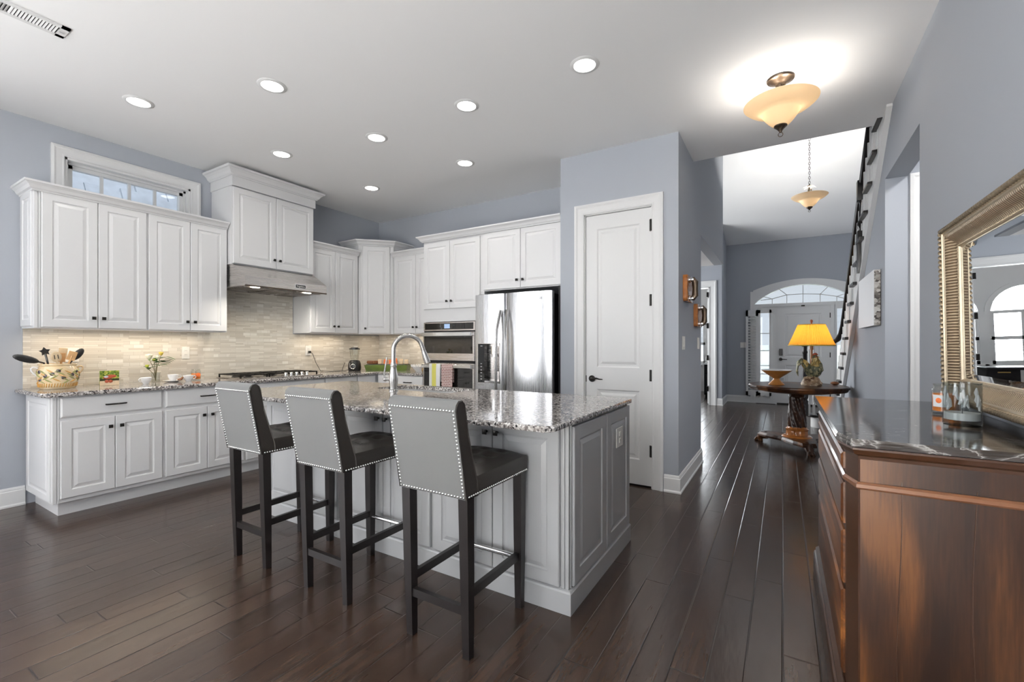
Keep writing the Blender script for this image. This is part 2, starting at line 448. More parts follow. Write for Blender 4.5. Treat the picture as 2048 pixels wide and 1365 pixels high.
def check_towel():
    m, nt, N, L, b = nmat('towel_maroon_check')
    tc = N.new('ShaderNodeTexCoord'); sp = N.new('ShaderNodeSeparateXYZ')
    L.new(tc.outputs['Object'], sp.inputs[0])
    cb = N.new('ShaderNodeCombineXYZ'); L.new(sp.outputs[0], cb.inputs[0]); L.new(sp.outputs[2], cb.inputs[1])
    k = N.new('ShaderNodeTexBrick'); k.inputs['Scale'].default_value = 1
    k.inputs['Brick Width'].default_value = 0.021; k.inputs['Row Height'].default_value = 0.019; k.inputs['Mortar Size'].default_value = 0.0036
    k.offset = 0.5
    k.inputs['Color1'].default_value = (0.14, 0.03, 0.03, 1); k.inputs['Color2'].default_value = (0.20, 0.05, 0.05, 1); k.inputs['Mortar'].default_value = (0.72, 0.62, 0.58, 1)
    L.new(cb.outputs[0], k.inputs['Vector']); L.new(k.outputs['Color'], b.inputs['Base Color'])
    b.inputs['Roughness'].default_value = 0.9
check_towel()

# ------------------------------------------------------------------ geometry helpers
class MB:
    def __init__(s):
        s.v = []; s.f = []; s.s = []
    def raw(s, verts, faces, smooth=False):
        n = len(s.v)
        s.v += [tuple(p) for p in verts]
        for f in faces:
            s.f.append(tuple(i + n for i in f)); s.s.append(smooth)
        return s
    def box(s, x0, x1, y0, y1, z0, z1, b=0.0):
        if x0 > x1: x0, x1 = x1, x0
        if y0 > y1: y0, y1 = y1, y0
        if z0 > z1: z0, z1 = z1, z0
        b = min(b, (x1 - x0) * .45, (y1 - y0) * .45, (z1 - z0) * .45)
        if b <= 0:
            v = [(x, y, z) for x in (x0, x1) for y in (y0, y1) for z in (z0, z1)]
            f = [(0, 1, 3, 2), (4, 6, 7, 5), (0, 4, 5, 1), (2, 3, 7, 6), (0, 2, 6, 4), (1, 5, 7, 3)]
            return s.raw(v, f)
        bm = bmesh.new()
        mt = Matrix.Translation(((x0 + x1) / 2, (y0 + y1) / 2, (z0 + z1) / 2)) @ Matrix.Diagonal((x1 - x0, y1 - y0, z1 - z0, 1))
        bmesh.ops.create_cube(bm, size=1, matrix=mt)
        bmesh.ops.bevel(bm, geom=bm.edges[:], offset=b, segments=2, affect='EDGES', profile=0.6)
        s.bm(bm)
        return s
    def bm(s, bm, smooth=False):
        bm.verts.index_update()
        s.raw([v.co[:] for v in bm.verts], [[v.index for v in f.verts] for f in bm.faces], smooth)
        bm.free()
    def xf(s, M, start=0):
        s.v = s.v[:start] + [tuple(M @ Vector(p)) for p in s.v[start:]]
        return s
    def loft(s, rings, closed=True, cap0=True, cap1=True, smooth=False):
        n = len(rings[0]); base = len(s.v)
        v = [p for r in rings for p in r]
        f = []
        m = n if closed else n - 1
        for i in range(len(rings) - 1):
            for j in range(m):
                a = i * n + j; b_ = i * n + (j + 1) % n
                f.append((a, b_, b_ + n, a + n))
        s.raw(v, f, smooth)
        if cap0: s.f.append(tuple(base + j for j in range(n))[::-1]); s.s.append(False)
        if cap1: s.f.append(tuple(base + (len(rings) - 1) * n + j for j in range(n))); s.s.append(False)
        return s
    def lathe(s, prof, n=32, c=(0, 0, 0), smooth=True, sx=1, sy=1, mod=None):
        rings = []
        for k, (r, z) in enumerate(prof):
            ring = []
            for j in range(n):
                a = 2 * PI * j / n
                rr = r * (mod(a, k) if mod else 1)
                ring.append((c[0] + rr * math.cos(a) * sx, c[1] + rr * math.sin(a) * sy, c[2] + z))
            rings.append(ring)
        return s.loft(rings, True, prof[0][0] > 1e-5, prof[-1][0] > 1e-5, smooth)
    def cyl(s, p0, p1, r, n=16, r1=None, smooth=True):
        return s.tube([p0, p1], [r, r if r1 is None else r1], n, smooth)
    def tube(s, pts, r, n=10, smooth=True, flat=1.0, up=None, cap=True):
        pts = [Vector(p) for p in pts]
        if isinstance(r, (int, float)): r = [r] * len(pts)
        t0 = (pts[1] - pts[0]).normalized()
        u = Vector(up) if up else (Vector((0, 0, 1)) if abs(t0.z) < 0.9 else Vector((1, 0, 0)))
        a = t0.cross(u).normalized(); rings = []
        for i, p in enumerate(pts):
            t = (pts[min(i + 1, len(pts) - 1)] - pts[max(i - 1, 0)]).normalized()
            a = (a - t * a.dot(t))
            if a.length < 1e-6: a = t.orthogonal()
            a.normalize(); b_ = t.cross(a)
            rings.append([tuple(p + a * (r[i] * math.cos(2 * PI * j / n)) + b_ * (r[i] * flat * math.sin(2 * PI * j / n))) for j in range(n)])
        return s.loft(rings, True, cap, cap, smooth)
    def prism(s, poly, z0, z1, M=None):
        n = len(s.v)
        s.loft([[(x, y, z0) for x, y in poly], [(x, y, z1) for x, y in poly]])
        if M is not None: s.xf(M, n)
        return s
    def ell(s, c, r, n=14, m=9, M=None, smooth=True):
        st = len(s.v)
        s.lathe([(math.sin(PI * i / m) if 0 < i < m else 0.0, -math.cos(PI * i / m)) for i in range(m + 1)], n, smooth=smooth)
        T = Matrix.Translation(c) @ (M or Matrix()) @ Matrix.Diagonal((r[0], r[1], r[2], 1))
        return s.xf(T, st)
    def sweep(s, path, prof, closed=False, up=(0, 0, 1), smooth=False):
        """path in a plane with normal up; profile points (a, b): a to the right of travel, b along up"""
        up = Vector(up); P = [Vector(p) for p in path]; n = len(P); rings = []
        for i in range(n):
            if closed or 0 < i < n - 1:
                d0 = (P[i] - P[i - 1]).normalized(); d1 = (P[(i + 1) % n] - P[i]).normalized()
            elif i == 0: d0 = d1 = (P[1] - P[0]).normalized()
            else: d0 = d1 = (P[-1] - P[-2]).normalized()
            s0 = d0.cross(up); s1 = d1.cross(up)
            mt = (s0 + s1)
            mt = mt / max(0.2, (1 + s0.dot(s1)))
            rings.append([tuple(P[i] + mt * a + up * b_) for a, b_ in prof])
        if closed: rings.append(rings[0])
        return s.loft(rings, True, not closed, not closed, smooth)
    def panel(s, x0, x1, z0, z1, y, th=0.020, st=0.055, field=True):
        """raised-panel door: front face at y (towards -y), thickness th towards +y"""
        st = min(st, (x1 - x0) * .3, (z1 - z0) * .3)
        if field:
            rg = [(0, th), (0, 0.004), (0.004, 0.0), (st, 0.0), (st + 0.003, 0.006), (st + 0.011, 0.008), (st + 0.030, 0.0025), (st + 0.034, 0.001)]
        else:
            rg = [(0, th), (0, 0.006), (0.007, 0.002), (0.010, 0.0)]
        rings = [[(x0 + i, y + d, z0 + i), (x1 - i, y + d, z0 + i), (x1 - i, y + d, z1 - i), (x0 + i, y + d, z1 - i)] for i, d in rg]
        return s.loft(rings)

def obj(name, mb, mat, parent=None, smooth_angle=None):
    me = bpy.data.meshes.new(name)
    me.from_pydata(mb.v, [], mb.f)
    me.polygons.foreach_set('use_smooth', mb.s)
    bm = bmesh.new(); bm.from_mesh(me)
    bmesh.ops.recalc_face_normals(bm, faces=bm.faces)
    bm.to_mesh(me); bm.free()
    if any(mb.s):
        me.set_sharp_from_angle(angle=R(smooth_angle or 40))
    me.materials.append(MATS[mat])
    o = bpy.data.objects.new(name, me)
    COL.objects.link(o)
    if parent is not None: o.parent = parent
    return o

def tag(o, label, cat, group=None):
    o['label'] = label; o['category'] = cat
    if group: o['group'] = group
    return o

def thing(name, label, cat, loc=(0, 0, 0), rotz=0.0, group=None):
    o = bpy.data.objects.new(name, None)
    o.empty_display_size = 0.1
    COL.objects.link(o)
    o.location = loc; o.rotation_euler = (0, 0, rotz)
    return tag(o, label, cat, group)

def struct(name, mb, mat, parent=None):
    o = obj(name, mb, mat, parent)
    if parent is None: o['kind'] = 'structure'
    return o

def dup(root, loc, rotz=None, label=None):
    r = root.copy(); COL.objects.link(r); r.location = loc
    if rotz is not None: r.rotation_euler = (0, 0, rotz)
    if label: r['label'] = label
    for ch in list(root.children):
        c = ch.copy(); COL.objects.link(c); c.parent = r
        for g in list(ch.children):
            d = g.copy(); COL.objects.link(d); d.parent = c
    return r

def B(*a, b=0.0):
    return MB().box(*a, b=b)

XL, YB, CZ = -5.10, 4.64, 3.05
CT = 0.908            # counter top height

# ------------------------------------------------------------------ the shell
struct('floor', B(-5.3, 2.1, -4.75, 14.0, -0.1, 0.0), 'floor_wood')
struct('ceiling', MB().box(-5.3, 2.1, -4.75, 4.68, CZ, CZ + 0.2), 'ceiling_paint')

# left wall with the high window
m = MB()
WY0, WY1, WZ0, WZ1 = 1.257, 2.182, 2.36, 2.815
m.box(XL - .16, XL, -4.75, -3.1, 0, CZ); m.box(XL - .16, XL, -3.1, -0.7, 0, 0.4); m.box(XL - .16, XL, -3.1, -0.7, 2.6, CZ); m.box(XL - .16, XL, -0.7, WY0, 0, CZ); m.box(XL - .16, XL, WY1, YB + .12, 0, CZ)  # opening behind the camera made for the added side lamp
m.box(XL - .16, XL, WY0, WY1, 0, WZ0); m.box(XL - .16, XL, WY0, WY1, WZ1, CZ)
struct('wall_left', m, 'wall_paint')
struct('wall_back', B(XL, -1.84, YB, YB + .12, 0, CZ), 'wall_paint')

# pantry closet: front wall with door opening, left and right sides, header over the hall
DX0, DX1, DZ = -1.597, -0.964, 2.47
m = MB()
m.box(-1.84, DX0, 3.95, 4.07, 0, CZ); m.box(DX1, -0.75, 3.95, 4.07, 0, CZ); m.box(DX0, DX1, 3.95, 4.07, DZ, CZ)
m.box(-1.84, -1.72, 4.07, YB + .12, 0, CZ)
struct('wall_pantry_front', m, 'wall_paint')
m = MB()
m.box(-0.87, -0.75, 4.07, 4.68, 0, CZ)
m.box(-0.87, -0.75, 4.68, 5.16, 0, 5.6)
m.box(-0.87, -0.75, 5.16, 7.22, 2.43, 5.6)
struct('wall_hall_left', m, 'wall_paint')
struct('ceiling_hall', B(-4.0, -0.87, 5.16, 7.22, 2.43, 2.6), 'ceiling_paint')
m = MB(); m.box(-4.0, -0.87, 5.04, 5.16, 0, 2.6); m.box(-4.12, -4.0, 5.04, 10.2, 0, 5.6); m.box(-4.0, -0.87, 7.10, 7.22, 2.6, 5.6)
struct('wall_hall_side', m, 'wall_paint')
struct('wall_foyer_rear', B(-0.75, 1.82, 4.60, 4.68, CZ + 0.2, 5.6), 'wall_paint')

# far hall wall with the study opening
SX0, SX1, SZ = -2.62, -1.30, 2.46
m = MB()
m.box(-4.12, SX0, 10.12, 10.24, 0, 5.0); m.box(SX1, -1.07, 10.12, 10.24, 0, 5.0); m.box(SX0, SX1, 10.12, 10.24, SZ, 5.0)
m.box(-1.19, -1.07, 10.24, 11.12, 0, 5.0)
struct('wall_hall_far', m, 'wall_paint')

# front wall with the arched entry opening
def arch_z(x):      # underside of the arch over the fanlight
    d = x - 0.365
    return 1.247 + math.sqrt(max(0.0, 1.253 ** 2 - d * d))
FX0, FX1 = -0.525, 1.255
m = MB()
m.box(-1.07, FX0, 11.0, 11.12, 0, 5.0); m.box(FX1, 1.82, 11.0, 11.12, 0, 5.0)
NS = 28
for i in range(NS):
    xa = FX0 + (FX1 - FX0) * i / NS; xb = FX0 + (FX1 - FX0) * (i + 1) / NS
    za, zb = arch_z(xa), arch_z(xb)
    m.raw([(xa, 11.0, za), (xb, 11.0, zb), (xb, 11.0, 5), (xa, 11.0, 5), (xa, 11.12, za), (xb, 11.12, zb), (xb, 11.12, 5), (xa, 11.12, 5)],
          [(0, 1, 2, 3), (7, 6, 5, 4), (0, 4, 5, 1)])
struct('wall_front', m, 'wall_paint')
struct('wall_foyer_right', B(1.70, 1.82, 4.72, 11.12, 0, 5.6), 'wall_paint')
# sloping foyer ceiling
m = MB().prism([(11.2, 3.40), (4.4, 5.52), (4.4, 5.64), (11.2, 3.52)], -4.12, 1.82, Matrix(((0, 0, 1, 0), (1, 0, 0, 0), (0, 1, 0, 0), (0, 0, 0, 1))))
struct('ceiling_foyer', m, 'ceiling_paint')

# right wall with the cased opening, niche behind it
OY0, OY1, OZ = 3.545, 4.60, 2.575
m = MB()
m.box(0.70, 0.84, -4.75, OY0, 0, CZ); m.box(0.70, 0.84, OY0, OY1, OZ, CZ)
struct('wall_right', m, 'wall_paint')
m = MB(); m.box(0.70, 2.1, OY1, OY1 + 0.08, 0, CZ)
m.box(2.0, 2.1, 2.6, OY1, 0, CZ); m.box(0.84, 2.1, 2.5, 2.6, 0, CZ)
struct('wall_niche', m, 'wall_paint')
# wall under the stair (its top follows the stringer)
def stair_z(y):     # line of tread nosings along the open side
    return 2.93 - (y - 4.74) * (0.1925 / 0.2385)
m = MB().prism([(4.68, 0), (7.75, 0), (7.75, stair_z(7.75) - 0.24), (4.68, stair_z(4.68) - 0.24)], 0.70, 0.78,
               Matrix(((0, 0, 1, 0), (1, 0, 0, 0), (0, 1, 0, 0), (0, 0, 0, 1))))
struct('wall_stair', m, 'wall_paint')

# rear wall of the family room with unseen openings placed to balance the light (behind the camera)
m = MB(); xs = [-5.3]
wins = [(-2.0, -0.9), (-0.6, 0.5)]
for a, b_ in wins:
    m.box(xs[-1], a, -4.75, -4.6, 0, CZ); m.box(a, b_, -4.75, -4.6, 0, 0.35); m.box(a, b_, -4.75, -4.6, 2.75, CZ); xs.append(b_)
m.box(xs[-1], 0.84, -4.75, -4.6, 0, CZ)
struct('wall_rear', m, 'wall_paint')

tag(obj('bounce_rug', B(-2.6, 0.6, -4.4, -0.9, 0.0, 0.012), 'bounce_rug_pale'), 'large pale rug added behind the camera to bounce sunlight upwards', 'rug')  # unseen reflector added to throw sunlight up to the ceiling

# study beyond the hall
m = MB()
m.box(-4.6, -4.5, 10.24, 13.3, 0, 3.0); m.box(-1.19, -1.09, 11.12, 13.3, 0, 3.0)
sw = [(-3.36, -2.32), (-2.14, -1.36)]
px = -4.6
for a, b_ in sw:
    m.box(px, a, 13.0, 13.12, 0, 3.0); m.box(a, b_, 13.0, 13.12, 0, 0.75)
    c = (a + b_) / 2; r = (b_ - a) / 2
    for i in range(16):
        xa = a + (b_ - a) * i / 16; xb = a + (b_ - a) * (i + 1) / 16
        za = 1.82 + math.sqrt(max(0, r * r - (xa - c) ** 2)); zb = 1.82 + math.sqrt(max(0, r * r - (xb - c) ** 2))
        m.raw([(xa, 13.0, za), (xb, 13.0, zb), (xb, 13.0, 3.0), (xa, 13.0, 3.0), (xa, 13.12, za), (xb, 13.12, zb), (xb, 13.12, 3.0), (xa, 13.12, 3.0)], [(0, 1, 2, 3), (7, 6, 5, 4), (0, 4, 5, 1)])
    px = b_
m.box(px, -1.09, 13.0, 13.12, 0, 3.0)
struct('wall_study', m, 'trim_paint')
struct('ceiling_study', B(-4.6, -1.09, 10.24, 13.3, 3.0, 3.1), 'ceiling_paint')

# ------------------------------------------------------------------ baseboards and casings
BASE = [(0, 0), (0.024, 0), (0.024, 0.012), (0.016, 0.022), (0.016, 0.118), (0.011, 0.124), (0.011, 0.132), (0.006, 0.145), (0, 0.147)]
def baseboard(name, path):
    struct(name, MB().sweep(path, BASE), 'trim_paint')
baseboard('baseboard_left', [(XL, -4.6, 0), (XL, 1.03, 0)])
baseboard('baseboard_pantry', [(DX1 + 0.098, 3.95, 0), (-0.75, 3.95, 0), (-0.75, 5.16, 0)])
baseboard('baseboard_hall', [(SX1 + 0.14, 10.12, 0), (-1.07, 10.12, 0), (-1.07, 11.0, 0), (-0.58, 11.0, 0)])
baseboard('baseboard_right', [(0.70, 3.0, 0), (0.70, -4.6, 0)][::1])
baseboard('baseboard_niche', [(0.83, OY1, 0), (0.70, OY1, 0), ][::-1])

CASE = [(0, 0), (0.095, 0), (0.095, 0.020), (0.075, 0.024), (0.060, 0.017), (0.020, 0.013), (0.008, 0.016), (0, 0.012)]
def casing(name, path, up, prof=CASE):
    return struct(name, MB().sweep(path, prof, up=up), 'trim_paint')
# pantry door casing: travel so that the profile grows away from the opening
casing('trim_1', [(DX0 + .004, 3.95, 0), (DX0 + .004, 3.95, DZ - .004), (DX1 - .004, 3.95, DZ - .004), (DX1 - .004, 3.95, 0)][::-1], (0, -1, 0))
# high window casing
o = casing('trim_2', [(XL, WY0, 2.40), (XL, WY0, WZ1), (XL, WY1, WZ1), (XL, WY1, 2.40)][::-1], (1, 0, 0), [(a * 0.88, b_) for a, b_ in CASE])
# study opening casing
casing('trim_3', [(SX0, 10.12, 0), (SX0, 10.12, SZ), (SX1, 10.12, SZ), (SX1, 10.12, 0)][::-1], (0, -1, 0), [(a * 1.37, b_) for a, b_ in CASE])
# niche door casing
m = MB().sweep([(0.945, OY1, 0), (0.945, OY1, 2.49), (1.75, OY1, 2.49), (1.75, OY1, 0)][::-1], CASE, up=(0, -1, 0))
struct('trim_4', m, 'trim_paint')
m = MB().panel(0.945, 1.75, 0.01, 2.49, OY1 - 0.006, 0.005, 0.12)
d = struct('door_4', m, 'trim_paint')

# jambs
m = MB()
m.box(DX0 - .001, DX0 + .012, 3.952, 4.07, 0, DZ); m.box(DX1 - .012, DX1 + .001, 3.952, 4.07, 0, DZ); m.box(DX0, DX1, 3.952, 4.07, DZ - .012, DZ + .001)
struct('trim_5', m, 'trim_paint')
m = MB()
m.box(SX1 - .020, SX1 + .001, 10.10, 10.25, 0, SZ); m.box(SX0 - .001, SX0 + .02, 10.10, 10.25, 0, SZ); m.box(SX0, SX1, 10.10, 10.25, SZ - .02, SZ + .001)
struct('trim_6', m, 'trim_paint')

# ------------------------------------------------------------------ pantry door
m = MB()
y = 3.966; x0, x1, z0, z1 = DX0 + .015, DX1 - .015, 0.016, DZ - .016
px0, px1 = -1.476, -1.080
def door_skin(m, x0, x1, z0, z1, y, th, panels):
    """door leaf facing -y: stiles and rails around recessed raised panels"""
    px0 = panels[0][0]; px1 = panels[0][1]
    m.box(x0, px0, y, y + th, z0, z1); m.box(px1, x1, y, y + th, z0, z1)
    zs = [z0] + [v for p in panels for v in (p[2], p[3])] + [z1]
    for i in range(0, len(zs), 2):
        m.box(px0, px1, y, y + th, zs[i], zs[i + 1])
    for a, b_, c, d_ in panels:
        rg = [(0, 0), (0.012, 0.009), (0.030, 0.010), (0.048, 0.003), (0.052, 0.002)]
        m.loft([[(a + i, y + k, c + i), (b_ - i, y + k, c + i), (b_ - i, y + k, d_ - i), (a + i, y + k, d_ - i)] for i, k in rg], cap0=False)
door_skin(m, x0, x1, z0, z1, y, 0.04, [(px0, px1, 0.235, 0.842), (px0, px1, 1.045, 2.325)])
d1 = struct('door_1', m, 'trim_paint')
m = MB()
m.cyl((-1.523, y + .002, 0.937), (-1.523, y - .010, 0.937), 0.030, 24); m.cyl((-1.523, y - .010, 0.937), (-1.523, y - .016, 0.937), 0.024, 24)
m.cyl((-1.523, y - .01, 0.937), (-1.523, y - .05, 0.937), 0.010, 12)
m.tube([(-1.523, y - .048, 0.937), (-1.500, y - .05, 0.938), (-1.465, y - .05, 0.944), (-1.435, y - .05, 0.936), (-1.405, y - .048, 0.936)], [0.011, 0.010, 0.008, 0.006, 0.004], 10)
m.box(x0 - .004, x0 + .004, y - .002, y + .02, 0.905, 0.965)
obj('door_handle', m, 'black_metal', d1)
for hz in (2.293, 1.641, 0.984, 0.324):
    m = MB(); m.cyl((x1 + .001, 3.946, hz - .05), (x1 + .001, 3.946, hz + .05), 0.008, 10)
    m.box(x1 - .012, x1 + .002, 3.950, 3.966, hz - .05, hz + .05)
    obj('hinge', m, 'black_metal', d1)

# ------------------------------------------------------------------ high window over the wall cabinets
wx = XL - 0.105
w1 = MB()
w1.box(XL - .16, XL, WY0, WY0 + .018, WZ0, WZ1); w1.box(XL - .16, XL, WY1 - .018, WY1, WZ0, WZ1)
w1.box(XL - .16, XL, WY0, WY1, WZ1 - .018, WZ1); w1.box(XL - .16, XL, WY0, WY1, WZ0, WZ0 + .018)
win1 = struct('window_1', w1, 'trim_paint')
m = MB(); fw = 0.05
ya, yb, za, zb = WY0 + .018, WY1 - .018, WZ0 + .018, WZ1 - .018
m.box(wx - .02, wx + .03, ya, ya + fw, za, zb); m.box(wx - .02, wx + .03, yb - fw, yb, za, zb)
m.box(wx - .02, wx + .03, ya, yb, zb - fw, zb); m.box(wx - .02, wx + .03, ya, yb, za, za + fw)
m.box(wx + .03, wx + .045, ya, ya + .02, za, zb); m.box(wx + .03, wx + .045, yb - .02, yb, za, zb); m.box(wx + .03, wx + .045, ya, yb, zb - .02, zb)
for k in (1, 2, 3):
    yc = ya + fw + (yb - ya - 2 * fw) * k / 4
    m.box(wx - .008, wx + .016, yc - .011, yc + .011, za + fw, zb - fw)
obj('window_frame', m, 'trim_paint', win1)
obj('window_pane', B(wx - .003, wx + .003, ya + fw, yb - fw, za + fw, zb - fw), 'pane_glass', win1)

# neighbouring roof seen through the high window: courses of shingles on a pitched slab
nb = thing('neighbouring_roof', 'pale grey shingled roof slope outside the high kitchen window', 'roof', (-9.0, 1.8, 0))
m = MB(); rnd = random.Random(4)
for r_ in range(16):
    for c_ in range(22):
        y0 = -4.5 + c_ * 0.42 + (r_ % 2) * 0.21; zb_ = 2.6 + r_ * 0.20; xo = 1.0 - r_ * 0.14
        h = 0.23 + rnd.uniform(-0.02, 0.03); t = rnd.uniform(0.02, 0.06)
        m.raw([(xo, y0, zb_), (xo, y0 + .40, zb_), (xo - .14, y0 + .40, zb_ + h), (xo - .14, y0, zb_ + h), (xo + t, y0, zb_), (xo + t, y0 + .40, zb_), (xo - .14 + t, y0 + .40, zb_ + h), (xo - .14 + t, y0, zb_ + h)],
              [(4, 5, 6, 7), (0, 3, 2, 1), (0, 1, 5, 4), (1, 2, 6, 5), (0, 4, 7, 3), (3, 7, 6, 2)])
obj('shingles', m, 'shingle', nb)
obj('sun_blocker', B(-3.5, 1.2, -9.0, -5.0, 0, 13.0), 'siding_white', nb)  # unseen block added to keep the sun off the shingles
m = MB(); m.box(-1.6, 1.0, -4.6, 5.0, 0, 2.6)
obj('house_wall', m, 'siding_white', nb)

# ------------------------------------------------------------------ front door, sidelights and fanlight
m = MB()
# casing around the arched opening
outer = [(-0.60, 0.0), (-0.60, 2.40), (-0.545, 2.40)]
inn = [(FX0, 0.0), (FX0, 2.10), (FX0, arch_z(FX0))]
NA = 24
for i in range(NA + 1):
    x = FX0 + (FX1 - FX0) * i / NA
    k = (x - 0.365) / 0.94
    outer.append((-0.545 + 1.82 * i / NA, 2.40 + 0.225 * (1 - k * k) * 0.98)); inn.append((x, arch_z(x)))
outer += [(1.275, 2.40), (1.33, 2.40), (1.33, 0.0)]; inn += [(FX1, arch_z(FX1)), (FX1, 2.10), (FX1, 0.0)]
n = len(outer)
m.loft([[(x, 10.999, z) for x, z in inn], [(x, 10.975, z) for x, z in inn], [(x, 10.975, z) for x, z in outer], [(x, 10.999, z) for x, z in outer]], closed=False, cap0=False, cap1=False)
struct('trim_7', m, 'trim_paint')
# frame members of the entry unit
m = MB()
for a, b_ in ((FX0, FX0 + .05), (-0.165, -0.105), (0.825, 0.885), (FX1 - .05, FX1)):
    m.box(a, b_, 10.99, 11.10, 0, 2.10)
m.box(FX0, FX1, 10.98, 11.10, 2.065, 2.125)
for a, b_ in ((FX0 + .05, -0.165), (0.885, FX1 - .05)):
    m.box(a, b_, 11.0, 11.08, 0, 0.30); m.box(a, b_, 11.0, 11.08, 1.98, 2.07)
    m.box(a, a + .045, 11.0, 11.06, 0.3, 1.98); m.box(b_ - .045, b_, 11.0, 11.06, 0.3, 1.98)
win2 = struct('window_2', m, 'trim_paint')
m = MB()
for a, b_ in ((FX0 + .095, -0.21), (0.93, FX1 - .095)):
    m.box(a, b_, 11.035, 11.041, 0.3, 1.98)
obj('sidelight_pane', m, 'pane_glass', win2)
m = MB()
for i in range(NS):
    xa = FX0 + (FX1 - FX0) * i / NS; xb = FX0 + (FX1 - FX0) * (i + 1) / NS
    m.raw([(xa, 11.04, 2.12), (xb, 11.04, 2.12), (xb, 11.04, arch_z(xb)), (xa, 11.04, arch_z(xa))], [(0, 1, 2, 3)])
obj('fanlight_pane', m, 'pane_glass', win2)
m = MB()
def px11(u, v):
    x = 0.351 + (u - 1605) * 0.00886
    return (x, 11.02, 1.25 + (690.5 - v) * (9.41 - 0.517 * x) / 895.2)
nodes = [(1520, 601), (1544, 598), (1574, 590), (1606, 588), (1639, 588.5), (1670, 593), (1694, 600)]
arcs = [(1515, 592), (1515, 591), (1557, 577.5), (1606, 570.5), (1655, 572), (1684, 588), (1700, 592)]
for i in range(6): m.tube([px11(*nodes[i]), px11(*nodes[i + 1])], 0.008, 6)
for i in range(1, 6):
    m.tube([px11(nodes[i][0], 608), px11(*nodes[i])], 0.007, 6); m.tube([px11(*nodes[i]), px11(*arcs[i])], 0.007, 6)
obj('fanlight_came', m, 'marking_grey', win2)
m = MB()
for z in (1.49, 1.12, 0.80, 0.62):
    m.box(FX0 + .095, -0.21, 11.025, 11.035, z, z + 0.016)
obj('sidelight_came', m, 'marking_grey', win2)

m = MB()
door_skin(m, -0.105, 0.825, 0.03, 2.065, 11.01, 0.045, [(0.045, 0.675, 0.22, 0.83), (0.045, 0.675, 1.0, 1.90)])
d2 = struct('door_2', m, 'trim_paint')
m = MB(); m.box(-0.065, 0.0, 10.985, 11.01, 1.03, 1.17, 0.008)
obj('keypad_lock', m, 'black_plastic', d2)
m = MB(); m.cyl((-0.035, 11.01, 0.95), (-0.035, 10.995, 0.95), 0.033, 20); m.cyl((-0.035, 10.995, 0.95), (-0.035, 10.96, 0.95), 0.012, 10)
m.tube([(-0.035, 10.96, 0.95), (0.02, 10.957, 0.952), (0.08, 10.96, 0.945)], [0.012, 0.009, 0.006], 8)
obj('door_handle', m, 'black_metal', d2)
obj('mail_slot', B(-0.065, 0.02, 11.0, 11.01, 0.50, 0.56), 'marking_grey', d2)
for hz in (1.85, 1.05, 0.25):
    obj('hinge', B(0.81, 0.835, 10.995, 11.01, hz - .05, hz + .05), 'black_metal', d2)
obj('door_sweep', B(-0.105, 0.825, 10.99, 11.05, 0.0, 0.028), 'black_metal', d2)
obj('door_catch', B(0.33, 0.39, 10.97, 10.985, 2.045, 2.075), 'black_metal', d2)

# plantation shutter folded back on the front wall
sh = thing('window_shutter', 'white louvred shutter panel swung open beside the front door sidelight', 'shutter', (-0.565, 10.94, 0.165))
m = MB(); W_, H_ = 0.235, 1.835
m.box(-W_ / 2, -W_ / 2 + .045, -.015, .015, 0, H_); m.box(W_ / 2 - .045, W_ / 2, -.015, .015, 0, H_)
m.box(-W_ / 2, W_ / 2, -.015, .015, 0, 0.09); m.box(-W_ / 2, W_ / 2, -.015, .015, H_ - .13, H_); m.box(-.008, .008, -.03, -.02, 0.12, H_ - .16)
obj('shutter_frame', m, 'trim_paint', sh)
m = MB()
for k in range(27):
    z = 0.105 + k * 0.0595
    st = len(m.v); m.box(-W_ / 2 + .045, W_ / 2 - .045, -.022, .022, -.004, .004)
    m.xf(Matrix.Translation((0, 0, z)) @ Matrix.Rotation(R(35), 4, 'X'), st)
obj('louvres', m, 'trim_paint', sh)
sf = thing('sidelight_shutter', 'white shutter frame fitted over the sidelight left of the front door', 'shutter', (-0.325, 10.955, 0.165))
m = MB(); W_ = 0.245
m.box(-W_ / 2, -W_ / 2 + .04, -.012, .012, 0, H_); m.box(W_ / 2 - .04, W_ / 2, -.012, .012, 0, H_); m.box(-W_ / 2, W_ / 2, -.012, .012, 0, 0.07); m.box(-W_ / 2, W_ / 2, -.012, .012, H_ - .07, H_)
obj('shutter_frame', m, 'trim_paint', sf)

# outside the entry
tag(obj('front_lawn', B(-9, 9, 11.5, 15.1, -0.35, -0.25), 'lawn'), 'pale lawn beyond the glass of the front door', 'lawn')['kind'] = 'stuff'
eb = thing('garden_wall', 'low grey garden wall seen through the entry sidelight', 'wall', (0, 15.2, -0.25))
m = MB(); m.box(-5, 5.0, 0, .4, 0, 1.35)
obj('masonry', m, 'siding_white', eb)
obj('coping', B(-5.1, 5.1, -.06, .46, 1.35, 1.50), 'shingle', eb)

